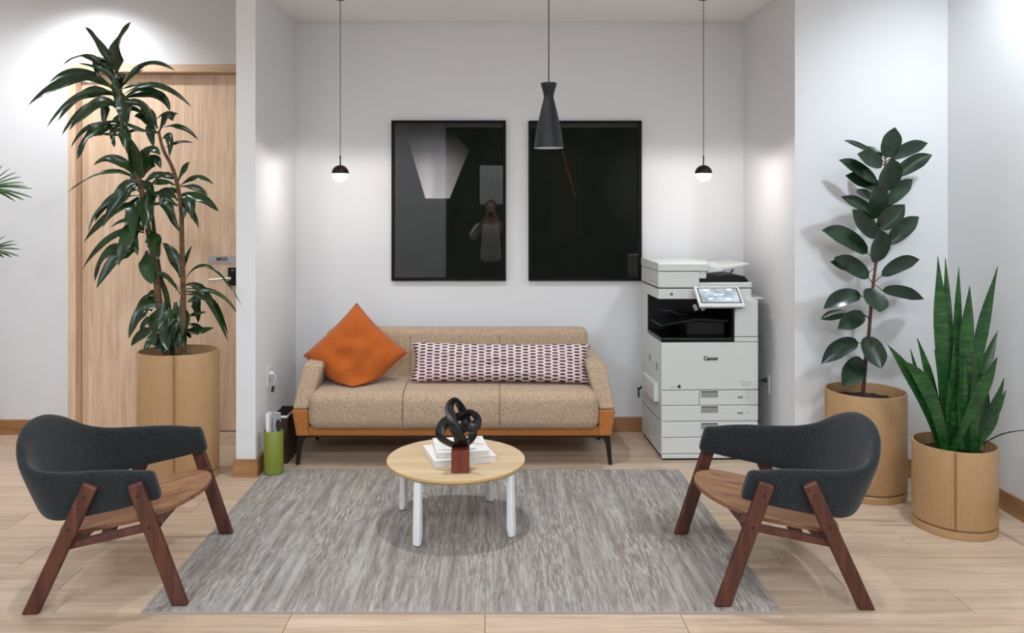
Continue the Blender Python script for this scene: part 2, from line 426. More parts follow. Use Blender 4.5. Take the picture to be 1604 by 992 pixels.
# ================================================================== SOFA
def softbox(bm, x0, x1, y0, y1, z0, z1, r, n=6, deform=None, puff=0):
    """rounded cushion: subdivided box with superellipse rounding, sx by sy by sz"""
    cx, cy, cz = (x0+x1)/2, (y0+y1)/2, (z0+z1)/2; hx, hy, hz = (x1-x0)/2, (y1-y0)/2, (z1-z0)/2
    tmp = bmesh.new(); bmesh.ops.create_cube(tmp, size=2)
    bmesh.ops.subdivide_edges(tmp, edges=tmp.edges, cuts=n*2-1, use_grid_fill=True)
    vm = {}
    for v in tmp.verts:
        # remap so that grid lines gather near edges
        c = v.co.copy(); p = []
        for a, h in zip(c, (hx, hy, hz)):
            s = (1 if a >= 0 else -1); a = abs(a); inner = max(h-r, 1e-4)
            q = a*2
            p.append(s*(inner*q if q <= 1 else inner+(h-inner)*(q-1)))
        q = Vector(p); inn = Vector([max(-h+r, min(h-r, a)) if h > r else 0 for a, h in zip(q, (hx, hy, hz))])
        dlt = q-inn
        if dlt.length > 1e-6:
            m_ = max(abs(dlt.x), abs(dlt.y), abs(dlt.z)); dlt = dlt.normalized()*m_
        q = inn+dlt
        u, v_, w_ = q.x/hx, q.y/hy, q.z/hz
        if puff: 
            q.z += puff*(1-u*u)*(1-v_*v_)*(1 if w_ > 0 else 0)*max(0, w_)
            q.y -= puff*(1-u*u)*(1-w_*w_)*max(0, -v_)
        q += Vector((cx, cy, cz))
        if deform: q = deform(q)
        vm[v] = bm.verts.new(q)
    for f in tmp.faces: bm.faces.new([vm[v] for v in f.verts])
    tmp.free()
sofa = thing('sofa', 'oatmeal beige three-seat sofa with rust orange base against the back wall', 'sofa', (-.243, 4.86, 0))
# local: x across, y towards the wall. width half 1.005
H = 1.005
bm = bm_new()   # rust lower shell: pan under cushion plus cheeks at both ends
box(bm, -H+.02, H-.02, 0.0, .62, .185, .245)
obj('base', bm, M['sofabase'], sofa, bevel=.012, seg=3)
for s in (-1, 1):
    bm = bm_new()
    prism(bm, [(s*(H-.105), .188), (s*(H-.028), .188), (s*H, .35), (s*(H-.105), .35)], -.012, .60)
    obj('base_cheek', bm, M['sofabase'], sofa, bevel=.01, seg=3)
    bm = bm_new()    # arm: tapers upward, slopes slightly
    a0 = [(H, .35), (H-.105, .35), (H-.175, .615), (H-.045, .62)]
    front = [bm.verts.new((s*x, -.012+.10*(z-.35)/.27, z)) for x, z in a0]
    b0 = [(H, .35), (H-.105, .35), (H-.19, .655), (H-.085, .66)]
    backv = [bm.verts.new((s*x, .60, z)) for x, z in b0]
    bm.faces.new(front); bm.faces.new(backv)
    for i in range(4): bm.faces.new([front[i], front[(i+1) % 4], backv[(i+1) % 4], backv[i]])
    obj('armrest', bm, M['sofa'], sofa, bevel=.022, seg=4)
    bm = bm_new(); tube(bm, [(s*(H-.175+.004), .095, .617), (s*(H-.19+.004), .55, .655)], .003, 6)
    obj('piping', bm, M['seam'], sofa)
def lean(q):  # lean the backrest
    q = q.copy(); q.y += .17*(q.z-.40); return q
bm = bm_new(); softbox(bm, -.893, .893, .40, .56, .35, .782, .045, 8, lean)
obj('backrest', bm, M['sofa'], sofa, smooth=60)
bm = bm_new(); softbox(bm, -.90, .90, -.055, .50, .232, .465, .06, 8, puff=.012)
obj('seat_cushion', bm, M['sofa'], sofa, smooth=60)
for xx in (-.31, .285):
    bm = bm_new(); tube(bm, [(xx, -.0695, .26), (xx, -.0685, .42), (xx, -.045, .455), (xx, 0, .4775), (xx, .3, .4765)], .0022, 6)
    obj('seat_seam', bm, M['seam'], sofa)
    bm = bm_new(); tube(bm, [(xx*1.02, .40+.17*.06-.001, .47), (xx*1.02, .40+.17*.335-.001, .737), (xx*1.02, .425+.17*.375, .774)], .002, 6)
    obj('back_seam', bm, M['seam'], sofa)
for sx in (-1, 1):
    for yy in (.03, .57):
        bm = bm_new()
        X = sx*(H-.045); zt = .19
        top = [(X-sx*.115, zt), (X+sx*.015, zt), (X+sx*.028, 0), (X+sx*.006, 0), (X-sx*.012, .13), (X-sx*.03, .165)]
        prism(bm, top, yy-.013, yy+.013)
        obj('leg', bm, M['darkmetal'], sofa, bevel=.003)
boxo('leg_rail', M['darkmetal'], -H+.1, H-.1, .02, .05, .172, .187, sofa)

# pillows
def pillow(name, w_, h_, t_, m, crease=0, n=26, pinch=.06):
    bm = bm_new(); g = {}
    for side in (1, -1):
        for i in range(n+1):
            for j in range(n+1):
                u, v = i/n*2-1, j/n*2-1
                edge = i in (0, n) or j in (0, n)
                if side == -1 and edge: g[(side, i, j)] = g[(1, i, j)]; continue
                th = t_/2*((1-u**4)*(1-v**4))**.55*(1-.25*(u*u+v*v)/2)
                px = u*w_/2*(1-pinch*(1-v*v)*abs(u)**3*.9); pz = v*h_/2*(1-pinch*(1-u*u)*abs(v)**3*.9*1.3)
                th += crease*noise.noise(Vector((u*2.3, v*2.3, side*3)))*(1-u*u)*(1-v*v)
                g[(side, i, j)] = bm.verts.new((px, -side*th, pz))
    for side in (1, -1):
        for i in range(n):
            for j in range(n):
                q = [g[(side, i, j)], g[(side, i+1, j)], g[(side, i+1, j+1)], g[(side, i, j+1)]]
                bm.faces.new(q if side == 1 else q[::-1])
    return bm
op = thing('throw_pillow', 'square orange pillow standing on one corner at the left of the sofa', 'pillow', (-.90, 5.00, .47))
o = obj('cushion', pillow('p', .475, .475, .17, 0, .05), M['orange'], op, smooth=180)
PM = (Euler((math.radians(-17), 0, 0)).to_matrix() @ Euler((0, math.radians(43.5), 0)).to_matrix())
def settle(v):
    q = PM @ v+Vector((.006, .09, .183)); lim = .012
    if q.z < lim+.05: q.y -= (lim+.05-q.z)*.35; q.z = lim+.05*math.exp((q.z-lim-.05)/.05)
    return q
for v in o.data.vertices: v.co = settle(v.co)
# piping of the orange pillow
bm = bm_new(); ring = []
n = 26
for i in range(n+1): ring.append((-1+2*i/n, -1))
for j in range(1, n+1): ring.append((1, -1+2*j/n))
for i in range(1, n+1): ring.append((1-2*i/n, 1))
for j in range(1, n): ring.append((-1, 1-2*j/n))
pts = []
for u, v in ring:
    pts.append(Vector((u*.2375*(1-.06*(1-v*v)*.9), 0, v*.2375*(1-.06*(1-u*u)*.9*1.3))))
pts = [settle(p) for p in pts]; pts.append(pts[0]); tube(bm, pts, .0035, 6, False)
obj('piping', bm, M['orange'], op)
def dabmat():
    m = mat('dab_print_cotton', rgb(220, 200, 196), .9, spec=.2)
    tc = N(m, 'ShaderNodeTexCoord'); sp = N(m, 'ShaderNodeSeparateXYZ')
    dn = N(m, 'ShaderNodeTexNoise'); dn.inputs['Scale'].default_value = 22; dn.inputs['Detail'].default_value = 3
    L(m, tc.outputs['Object'], dn.inputs['Vector'])
    va = N(m, 'ShaderNodeVectorMath', operation='MULTIPLY_ADD'); va.inputs[1].default_value = (.016, 0, .009)
    L(m, dn.outputs['Color'], va.inputs[0]); L(m, tc.outputs['Object'], va.inputs[2]); L(m, va.outputs[0], sp.inputs[0])
    def math_(op_, a, b=None, c=None):
        x = N(m, 'ShaderNodeMath', operation=op_)
        for i, v in enumerate((a, b, c)):
            if v is None: continue
            if isinstance(v, (int, float)): x.inputs[i].default_value = v
            else: L(m, v, x.inputs[i])
        return x.outputs[0]
    cx, cz = .0475, .0205
    col_i = math_('FLOOR', math_('DIVIDE', sp.outputs[0], cx))
    offs = math_('MULTIPLY', math_('MODULO', math_('ABSOLUTE', col_i), 2.0), .5)
    fx = math_('SUBTRACT', math_('FRACT', math_('DIVIDE', sp.outputs[0], cx)), .5)
    fz = math_('SUBTRACT', math_('FRACT', math_('ADD', math_('DIVIDE', sp.outputs[2], cz), offs)), .5)
    d2 = math_('ADD', math_('POWER', math_('MULTIPLY', math_('ABSOLUTE', fx), 2.15), 2.6), math_('POWER', math_('MULTIPLY', math_('ABSOLUTE', fz), 3.0), 2.2))
    f = ramp(m, d2, [(.72, (1, 1, 1, 1)), (.95, (0, 0, 0, 1))])
    n1 = noi(m, coords(m, (1, 1, 1.6)), 45, 3, .6)
    pur = ramp(m, n1, [(.35, rgb(58, 38, 48)), (.7, rgb(120, 92, 108))])
    setcol(m, mixc(m, f, rgb(222, 203, 198), pur))
    n2 = noi(m, coords(m), 500, 2, .6); bump(m, n2, .3, .001); return m
lp = thing('lumbar_pillow', 'long rectangular pillow with purple dab print lying on the sofa', 'pillow', (.052, 5.10, .47))
o = obj('cushion', pillow('l', 1.17, .255, .13, 0, .02, 40, .06), dabmat(), lp, smooth=180)
o.rotation_euler = (math.radians(-20), math.radians(.6), 0); o.location = (0, -.030, .132)

# ================================================================== COFFEE TABLE
ct = thing('coffee_table', 'low round coffee table with oak top and four white metal legs', 'table', (-.186, 3.95, RZ))
TZ = .338-RZ
bm = bm_new(); R_ = .348
lathe(bm, [(0, TZ-.022), (R_-.012, TZ-.022), (R_, TZ-.012), (R_, TZ-.002), (R_-.002, TZ), (0, TZ)], 96)
o = obj('tabletop', bm, [M['tabletop'], M['tableedge']], ct)
for p in o.data.polygons:
    if abs(p.normal.z) < .9: p.material_index = 1
legxy = [(-.167, -.28), (.278, -.18), (-.28, .16), (.17, .285)]
for (x, y) in legxy:
    a = math.atan2(y, x); rr = math.hypot(x, y); 
    bm = bm_new()
    mt = Matrix.Rotation(a, 4, 'Z')
    A = [(.318, 0), (.345, 0), (.345, .06), (.338, TZ-.026), (.310, TZ-.026), (.308, .05)]
    vs = prism(bm, [(x_, z_) for x_, z_ in A], -.019, .019)
    bmesh.ops.transform(bm, matrix=mt, verts=bm.verts)
    lg = obj('leg', bm, M['white_metal'], ct, bevel=.009, seg=4)
    bm = bm_new(); prism(bm, [(.325, TZ-.022), (.11, TZ-.022), (.11, TZ-.034), (.25, TZ-.044), (.30, TZ-.085), (.325, TZ-.10)], -.012, .012)
    bmesh.ops.transform(bm, matrix=mt, verts=bm.verts)
    obj('bracket', bm, M['white_metal'], lg, bevel=.004)
    bm = bm_new(); prism(bm, [(.321, 0), (.342, 0), (.342, .006), (.321, .006)], -.015, .015)
    bmesh.ops.transform(bm, matrix=mt, verts=bm.verts); obj('foot_glide', bm, M['black_plastic'], lg)
bm = bm_new(); lathe(bm, [(0, TZ-.034), (.12, TZ-.034), (.12, TZ-.0225), (0, TZ-.0225)], 32); obj('hub_plate', bm, M['white_metal'], ct)

# books on the table
def book(name, label, x, y, z, w_, d_, h_, rz, group=None):
    t = thing(name, label, 'book', (x, y, z), rz, group)
    bm = bm_new(); box(bm, -w_/2, w_/2, -d_/2, d_/2, 0, .0025); box(bm, -w_/2, w_/2, -d_/2, d_/2, h_-.0025, h_); box(bm, -w_/2, -w_/2+.003, -d_/2, d_/2, .0025, h_-.0025)
    obj('cover', bm, M['paper'], t, bevel=.0008, seg=1)
    bm = bm_new(); box(bm, -w_/2+.003, w_/2-.004, -d_/2+.004, d_/2-.004, .0025, h_-.0025); obj('pages', bm, M['pages'], t)
    return t
book('book', 'larger white book lying at the bottom on the coffee table', -.172, 3.965, .3385, .315, .275, .033, math.radians(17))
ub = book('book', 'smaller white book with dark strokes, on top of the larger book', -.165, 3.965, .372, .262, .255, .03, math.radians(9))
for pts, wd in (([(-.125, -.09), (-.07, -.085), (-.02, -.10)], .008), ([(.02, .03), (.07, -.0), (.12, -.03)], .008), ([(.05, .10), (.09, .105), (.11, .08)], .007), ([(-.03, -.11), (.04, -.10), (.07, -.085)], .01)):
    bm = bm_new(); P0 = [Vector((a, b, .0302)) for a, b in pts]
    vv = []
    for i, p in enumerate(P0):
        t_ = (P0[min(i+1, 2)]-P0[max(i-1, 0)]).normalized(); a_ = Vector((-t_.y, t_.x, 0))*wd/2*(1 if i == 1 else .5)
        vv.append((bm.verts.new(p+a_), bm.verts.new(p-a_)))
    for a_, b_ in zip(vv, vv[1:]): bm.faces.new([a_[0], b_[0], b_[1], a_[1]])
    obj('ink_stroke', bm, M['ink'], ub)

# sculpture: ribbon knot on a mahogany cube
sc = thing('sculpture', 'glossy black ribbon knot sculpture on a reddish wooden cube on the table', 'sculpture', (-.155, 3.755, .3385))
boxo('cube_base', M['mahogany'], -.0425, .0425, -.0425, .0425, 0, .108, sc, .002)
def catmull(P, n=8, closed=True):
    out = []; c = len(P)
    for i in range(c if closed else c-1):
        p0, p1, p2, p3 = [P[(i+k) % c] if closed else P[max(0, min(c-1, i+k))] for k in (-1, 0, 1, 2)]
        for j in range(n):
            t = j/n
            out.append(.5*((2*p1)+(-p0+p2)*t+(2*p0-5*p1+4*p2-p3)*t*t+(-p0+3*p1-3*p2+p3)*t**3))
    if not closed: out.append(P[-1])
    return out
KP = [(.0, .0, .012), (-.05, .012, .012), (-.098, .02, .045), (-.088, .03, .095), (-.045, .03, .128), (.01, .02, .145), (.05, -.005, .165), (.08, -.02, .145),
      (.072, -.025, .108), (.035, -.01, .110), (.018, .03, .14), (.0, .045, .18), (-.030, .03, .212), (-.052, -.005, .190), (-.040, -.03, .14), (-.022, -.035, .09),
      (.002, -.03, .05), (.035, -.01, .03), (.058, .03, .055), (.045, .05, .085), (.0, .06, .07), (-.01, .04, .03), (.02, .02, .008)]
KP = catmull([Vector(p)+Vector((0, 0, .112)) for p in KP], 8)
def ribbon(bm, P, wd, th, twist=0, closed=True):
    n = len(P); fr = []; up = Vector((0, 1, .1)).normalized(); 
    Ts = [(P[(i+1) % n]-P[i-1]).normalized() for i in range(n)]
    a = (up-Ts[0]*up.dot(Ts[0])).normalized(); A = [a]
    for i in range(1, n):
        a = (A[-1]-Ts[i]*A[-1].dot(Ts[i])).normalized(); A.append(a)
    a = (A[-1]-Ts[0]*A[-1].dot(Ts[0])).normalized()
    ang = math.atan2(a.cross(A[0]).dot(Ts[0]), a.dot(A[0]))
    rings = []
    for i in range(n):
        q = Matrix.Rotation((ang+twist*2*PI)*i/n, 3, Ts[i]); w_ = Ts[i].cross(Vector((0, 1, 0))); w_ = (w_.normalized()*.80+Vector((0, 1, 0))*(.62*math.sin(i/n*4*PI+1.2))); w_ = (w_-Ts[i]*w_.dot(Ts[i])).normalized(); h_ = Ts[i].cross(w_)
        rings.append([bm.verts.new(P[i]+w_*wd/2*math.cos(t)+h_*th/2*math.sin(t)) for t in [2*PI*k/12 for k in range(12)]])
    for i in range(n):
        B = rings[(i+1) % n]
        for k in range(12): bm.faces.new([rings[i][k], rings[i][(k+1) % 12], B[(k+1) % 12], B[k]])
bm = bm_new(); ribbon(bm, KP, .050, .010); obj('ribbon_knot', bm, M['gloss_black'], sc, smooth=180)

# ================================================================== LOUNGE CHAIRS
def make_chair(label):
    t = thing('lounge_chair', label, 'chair', (-1.56, 3.44, 0), 0, 'charcoal lounge chairs with walnut seats')
    # shell
    top = [(.148, -.322, .545), (.09, -.326, .551), (0, -.330, .553), (-.14, -.330, .549), (-.250, -.318, .552), (-.333, -.278, .580), (-.391, -.195, .640), (-.417, -.10, .676), (-.425, 0, .686)]
    bot = [(.185, -.318, .420), (.11, -.318, .400), (0, -.316, .376), (-.10, -.308, .355), (-.185, -.290, .340), (-.245, -.240, .335), (-.275, -.165, .330), (-.29, -.08, .330), (-.295, 0, .330)]
    top = [Vector(p) for p in top]; bot = [Vector(p) for p in bot]
    top += [Vector((p.x, -p.y, p.z)) for p in top[-2::-1]]; bot += [Vector((p.x, -p.y, p.z)) for p in bot[-2::-1]]
    top = catmull(top, 4, False); bot = catmull(bot, 4, False); n = len(top)
    bm = bm_new(); rings = []; th = .024
    K = 8
    for i in range(n):
        j0, j1 = max(i-1, 0), min(i+1, n-1)
        mid = (top[i]+bot[i])/2; tg = ((top[j1]+bot[j1])-(top[j0]+bot[j0])).normalized()
        upv = (top[i]-bot[i]); h = upv.length/2; upn = upv.normalized(); nr = tg.cross(upn).normalized()
        ring = []
        for side in (1, -1):
            for k in range(K+1):
                v = -1+2*k/K
                v = math.sin(v*PI/2)*.999
                prof = th*(max(0, 1-abs(v)**7))**.5
                if abs(v) > .99: prof = 0 
                vv = v if side == 1 else -v
                if k in (0, K) and side == -1: continue
                bulge = .0
                ring.append(mid+upn*h*vv+nr*side*prof)
        rings.append((ring, mid, tg))
    # rounded arm ends
    def cap(ring, mid, tg, s):
        out = []
        for q, e in ((.5, .985), (.85, .92), (1.0, .78)):
            c = mid+tg*s*.045*q
            out.append([c+(p-mid)*e for p in ring])
        return out
    R = [r_ for r_, _, _ in rings]
    R = cap(*rings[0], -1)[::-1]+R+cap(*rings[-1], 1)
    VR = [[bm.verts.new(p) for p in r_] for r_ in R]
    c = len(VR[0])
    for A, B in zip(VR, VR[1:]):
        for k in range(c): bm.faces.new([A[k], A[(k+1) % c], B[(k+1) % c], B[k]])
    bm.faces.new(VR[0][::-1]); bm.faces.new(VR[-1])
    obj('backrest_shell', bm, M['charcoal'], t, smooth=180, subd=1)
    # seat: curved plywood
    def zs(x, y): return .312+.19*x+.10*y*y+.10*x*x-.003
    nx, ny = 22, 18; bm = bm_new(); tp, bt = {}, {}
    for i in range(nx+1):
        for j in range(ny+1):
            v = -1+2*j/ny; u = i/nx
            y = v*.285
            xr = -.235+.05*abs(v)**4; xf = .318-.105*abs(v)**2.2-.02*abs(v)**8
            x = xr+(xf-xr)*u
            hw = .285*(1-.10*max(0, (u-.75)/.25)**3-.05*max(0, (.15-u)/.15)**2)
            y = v*hw
            z = zs(x, y)
            tp[i, j] = bm.verts.new((x, y, z)); bt[i, j] = bm.verts.new((x, y, z-.017))
    for i in range(nx):
        for j in range(ny):
            f = bm.faces.new([tp[i, j], tp[i+1, j], tp[i+1, j+1], tp[i, j+1]])
            bm.faces.new([bt[i, j], bt[i, j+1], bt[i+1, j+1], bt[i+1, j]])
    def rim(seq):
        for (a, b) in zip(seq, seq[1:]):
            f = bm.faces.new([tp[a], bt[a], bt[b], tp[b]]); f.material_index = 1
    rim([(i, 0) for i in range(nx+1)]); rim([(nx, j) for j in range(ny+1)]); rim([(i, ny) for i in range(nx, -1, -1)]); rim([(0, j) for j in range(ny, -1, -1)])
    obj('seat', bm, [M['walnut_seat'], M['plyedge']], t, smooth=50)
    # legs: tapered boards, plus rails under the seat
    for s in (-1, 1):
        for (xt, zt, xb, nm) in ((.138, .508, .308, 'front'), (-.028, .508, -.265, 'rear')):
            d_ = Vector((xb-xt, 0, -zt)).normalized(); a = Vector((d_.z, 0, -d_.x))
            if a.x < 0: a = -a
            wt, wb = .030, .031
            bm = bm_new()
            P_ = [Vector((xt, 0, zt))-a*wt, Vector((xt, 0, zt))+a*wt]
            zb = RZ if nm == 'front' else 0
            P_ += [Vector((xb+wb*1.06, 0, zb)), Vector((xb-wb*1.06, 0, zb))]
            y0, y1 = s*.352, s*.382
            yb0, yb1 = s*.332, s*.362
            V_ = []
            for yy, yb in ((y0, yb0), (y1, yb1)):
                V_.append([bm.verts.new((p.x, yy if i < 2 else yb, p.z)) for i, p in enumerate(P_)])
            bm.faces.new(V_[0]); bm.faces.new(V_[1][::-1])
            for i in range(4): bm.faces.new([V_[0][i], V_[0][(i+1) % 4], V_[1][(i+1) % 4], V_[1][i]])
            lg = obj('leg', bm, M['walnut'], t, bevel=.009, seg=3)
            for q in (.09, .34):
                pc = Vector((xt, 0, zt)).lerp(Vector((xb, 0, 0)), q); yo = s*(.382-.02*q)
                bm = bm_new(); tube(bm, [(pc.x, yo-s*.004, pc.z), (pc.x, yo+s*.001, pc.z)], .006, 12); obj('plug', bm, M['darkmetal'], lg)
        bm = bm_new(); prism(bm, [(-.175, .262), (-.165, .236), (.225, .316), (.235, .346)], s*.31, s*.346); obj('side_rail', bm, M['walnut'], t, bevel=.004)
    for (x, z) in ((-.12, .268), (.19, .328)):
        bm = bm_new(); box(bm, x-.018, x+.018, -.312, .312, z-.028, z+.012); obj('cross_rail', bm, M['walnut'], t, bevel=.004)
    return t
c1 = make_chair('charcoal lounge chair with walnut seat, left of the rug, facing right')
c2 = dup(c1); c1.location.x = -1.578; c1.rotation_euler = (0, 0, math.radians(4.3)); c2['label'] = 'charcoal lounge chair with walnut seat, right of the rug, facing left'
c2.location = (1.22, 3.455, 0); c2.rotation_euler = (0, 0, PI)

# ================================================================== PICTURES
def artmat(kind):
    m = mat('print_'+kind, rgb(14, 16, 13), .7, spec=.2)
    tc = N(m, 'ShaderNodeTexCoord'); sp = N(m, 'ShaderNodeSeparateXYZ'); L(m, tc.outputs['Object'], sp.inputs[0])
    n = noi(m, coords(m), 4, 3, .6)
    setcol(m, ramp(m, n, [(.3, rgb(14, 17, 12)), (.7, rgb(24, 32, 22))])); return m
M['print_dark'] = artmat('dark')
M['print_grey'] = mat('print_grey', rgb(84, 82, 82), .8, spec=.2)
M['print_brown'] = mat('print_brown', rgb(38, 34, 27), .8, spec=.2)
def gradmat():
    m = mat('print_trapezoid', rgb(150, 145, 145), .7, spec=.2)
    tc = N(m, 'ShaderNodeTexCoord'); sp = N(m, 'ShaderNodeSeparateXYZ'); L(m, tc.outputs['Generated'], sp.inputs[0])
    c = ramp(m, sp.outputs[2], [(0, rgb(250, 244, 244)), (.4, rgb(215, 208, 210)), (.66, rgb(120, 116, 118)), (.9, rgb(24, 26, 22))])
    sx = ramp(m, sp.outputs[0], [(.08, (.45, .45, .45, 1)), (.36, (1, 1, 1, 1)), (.62, (.95, .95, .95, 1)), (.95, (.35, .34, .33, 1))])
    setcol(m, mixc(m, 1.0, c, sx, 'MULTIPLY')); return m
M['print_trap'] = gradmat()
def picture(label, px0, px1, py0, py1, which):
    Yf = YB-.035; s = FPX/Yf
    x0, x1 = (px0-VX)/s, (px1-VX)/s; z1, z0 = CH-(py0-VY)/s, CH-(py1-VY)/s
    t = thing('framed_picture', label, 'picture', ((x0+x1)/2, YB, z0), 0, 'black framed dark prints on the back wall')
    w_, h_ = (x1-x0)/2, z1-z0; b = .022
    bm = bm_new()
    box(bm, -w_, -w_+b, -.035, -.002, 0, h_); box(bm, w_-b, w_, -.035, -.002, 0, h_)
    box(bm, -w_+b, w_-b, -.035, -.002, 0, b); box(bm, -w_+b, w_-b, -.035, -.002, h_-b, h_)
    obj('frame', bm, M['blackframe'], t, bevel=.0015, seg=1)
    pr = boxo('print', M['print_dark'], -w_+b, w_-b, -.018, -.006, b, h_-b, t)
    def P(px, py): return ((px-px0)/s-w_, z1-z0-(py-py0)/s)
    def shape(nm, pts, m_, yy):
        bm = bm_new(); prism(bm, [P(*p) for p in pts], yy, yy-.0004); return obj(nm, bm, m_, pr, smooth=0)
    if which == 0:
        shape('trapezoid', [(632, 196), (697, 196), (735, 234), (704, 311), (666, 311)], M['print_trap'], -.0188)
    else:
        shape('brown_panel', [(858, 240), (912, 240), (914, 374), (864, 374)], M['print_brown'], -.0182)
        shape('fine_line', [(880, 236), (881, 235), (902.5, 308), (901.5, 309)], M['mahogany'], -.0188)
    boxo('pane', M['pane'], -w_+b, w_-b, -.0265, -.0250, b, h_-b, t)
    return t
picture('black framed dark picture with a pale trapezoid, left of the two on the back wall', 613, 792.5, 188.5, 440, 0)
picture('black framed nearly all dark picture, behind the black cone pendant', 828, 1005.5, 189, 440, 1)

# ================================================================== PENDANTS
def ball(px, py, Y, label):
    p = at(px, py, Y)
    t = thing('globe_pendant', label, 'pendant lamp', (p.x, Y, AZ), 0, 'small globe pendants hanging in the alcove')
    zc = p.z-AZ; r_ = .055
    bm = bm_new(); lathe(bm, [(0, -.005), (.03, -.005), (.032, 0), (0, 0)], 24); obj('canopy', bm, M['bronze'], t)
    bm = bm_new(); tube(bm, [(0, 0, -.005), (0, 0, zc+.11)], .0022, 6); obj('cord', bm, M['cord'], t)
    bm = bm_new(); tube(bm, [(0, 0, zc+.048), (0, 0, zc+.107)], .0045, 10); tube(bm, [(0, 0, zc+.107), (0, 0, zc+.113)], .0065, 10); obj('stem', bm, M['bronze'], t)
    prof = [(r_*math.sin(a), zc+r_*math.cos(a)) for a in [PI/2*.999*i/12 for i in range(13)]]
    inner = [((r_-.002)*math.sin(a), zc+(r_-.002)*math.cos(a)) for a in [PI/2*.999*(12-i)/12 for i in range(13)]]
    bm = bm_new(); lathe(bm, [(0, prof[0][1])]+prof[1:]+inner[:-1]+[(0, inner[-1][1])], 32); obj('cap', bm, M['bronze'], t)
    bm = bm_new(); lathe(bm, [((r_-.0015-(.0022 if i % 4 in (1, 2) else 0))*math.sin(a), zc+(r_-.0015-(.0022 if i % 4 in (1, 2) else 0))*math.cos(a)) for i, a in [(i, PI/2+PI/2*i/20) for i in range(20)]]+[(0, zc-r_+.0015)], 32)
    obj('glass_globe', bm, M['ballglass'], t, smooth=180)
    # ribbed inner lens around the led
    bm = bm_new(); lathe(bm, [(0, zc-.004), (.030, zc-.004), (.036, zc-.001), (0, zc-.001)], 24)
    obj('led_lens', bm, M['lens'], t)
    ld = bpy.data.lights.new('led', 'POINT'); ld.energy = BALL_W; ld.shadow_soft_size = .010; ld.color = (1, .95, .93)
    lo = bpy.data.objects.new('led_lamp', ld); COL.objects.link(lo); lo.parent = t; lo.location = (0, 0, zc-.016)
    return t
BALL_W = 7.0
M['lens'] = mat('led_lens', (1, 1, 1, 1), .4, emit=(1, .97, .95, 1), es=1.2)
ball(533, 272, 5.03, 'small globe pendant lamp, bronze cap over lit glass, left of the pictures')
ball(1102, 272, 5.03, 'small globe pendant lamp, bronze cap over lit glass, above the printer')
pc = at(859.5, 232, 3.95)
t = thing('cone_pendant', 'matt black cone-shaped pendant lamp with flared neck, over the coffee table', 'pendant lamp', (pc.x, 3.95, CZ))
z0 = pc.z-CZ
bm = bm_new(); lathe(bm, [(0, -.025), (.05, -.025), (.055, -.005), (.055, 0), (0, 0)], 24); obj('canopy', bm, M['pendant'], t)
bm = bm_new(); tube(bm, [(0, 0, -.025), (0, 0, z0+.325)], .003, 8); obj('cord', bm, M['cord'], t)
prof = [(.0745, 0), (.071, .03), (.064, .08), (.054, .13), (.043, .18), (.032, .225), (.0255, .25), (.025, .262), (.029, .282), (.036, .305), (.0405, .322), (.040, .328), (0, .328)]
inn = [(0, .24), (.022, .235), (.040, .18), (.051, .13), (.061, .08), (.068, .03), (.0715, 0)]
bm = bm_new(); lathe(bm, [(r_, z0+z) for r_, z in prof], 40); bmx = bm
obj('shade', bm, M['pendant'], t)
bm = bm_new(); lathe(bm, [(r_, z0+z) for r_, z in inn]+[(.0745, z0)], 40); obj('shade_lining', bm, M['bulb'], t, smooth=60)
bm = bm_new(); lathe(bm, [(0, z0+.012), (.028, z0+.022), (.034, z0+.05), (.026, z0+.085), (.014, z0+.11), (.014, z0+.22), (0, z0+.22)], 24)
M['frost'] = mat('frosted_bulb', rgb(230, 230, 226), .35, emit=(1, .97, .93, 1), es=.6); obj('bulb', bm, M['frost'], t)

# ================================================================== PRINTER
WPm, BP, GP, DP = M['white_plastic'], M['black_plastic'], M['grey_plastic'], M['dark_plastic']
pr = thing('printer', 'large white floor-standing office copier with black output cavity beside the sofa', 'printer', (1.069, 4.96, 0), math.radians(1.5))
Wd, Dp = .62, .57
boxo('plinth', BP, .012, Wd-.012, .02, Dp-.01, .0, .03, pr)
boxo('body', WPm, 0, Wd, .012, Dp, .028, .752, pr, .006)
# drawers: front covers with grey grips
def drawer(x0, x1, z0, z1, grip=True, name='drawer'):
    d_ = boxo(name, WPm, x0, x1, 0, .03, z0, z1, pr, .005, 3)
    if grip:
        g_ = boxo('grip', GP, .253, .362, -.0008, .004, z1-.044, z1-.003, d_)
        boxo('grip_shadow', M['gap'], .256, .359, -.0012, .002, z1-.010, z1-.003, g_)
    return d_
drawer(.0, Wd, .032, .044+.0, False, 'toe_panel') if False else boxo('toe_panel', WPm, .004, Wd-.004, .002, .03, .012, .040, pr, .006, 3)
drawer(0, Wd, .044, .144); drawer(0, Wd, .148, .240)
d3 = drawer(0, Wd, .252, .347); drawer(0, .242, .351, .444, False); d5 = drawer(.246, Wd, .351, .444)
fd = boxo('front_door', WPm, 0, Wd, -.002, .03, .449, .750, pr, .006, 3)
lg_ = text('logo', 'Canon', .034, M['ink'], fd, (.315, -.0025, .648), bold=.0016)
boxo('caption_bar', M['gap'], .058, .094, -.0025, 0, .468, .4705, fd)
boxo('badge', M['ink'], .103, .122, -.0026, .0, .461, .481, fd)
boxo('badge_mark', M['gap'], .107, .118, -.0032, 0, .4705, .472, fd)
boxo('caption_line', M['gap'], .495, .578, -.0025, 0, .498, .4995, fd)
[boxo('caption_bar', GP, .515+q*.016, .527+q*.016, -.0025, 0, .486, .4885, fd) for q in range(4)]; boxo('caption_dot', M['ink'], .522, .528, -.0025, 0, .474, .480, fd); boxo('caption_bar', GP, .536, .562, -.0025, 0, .4755, .4785, fd)
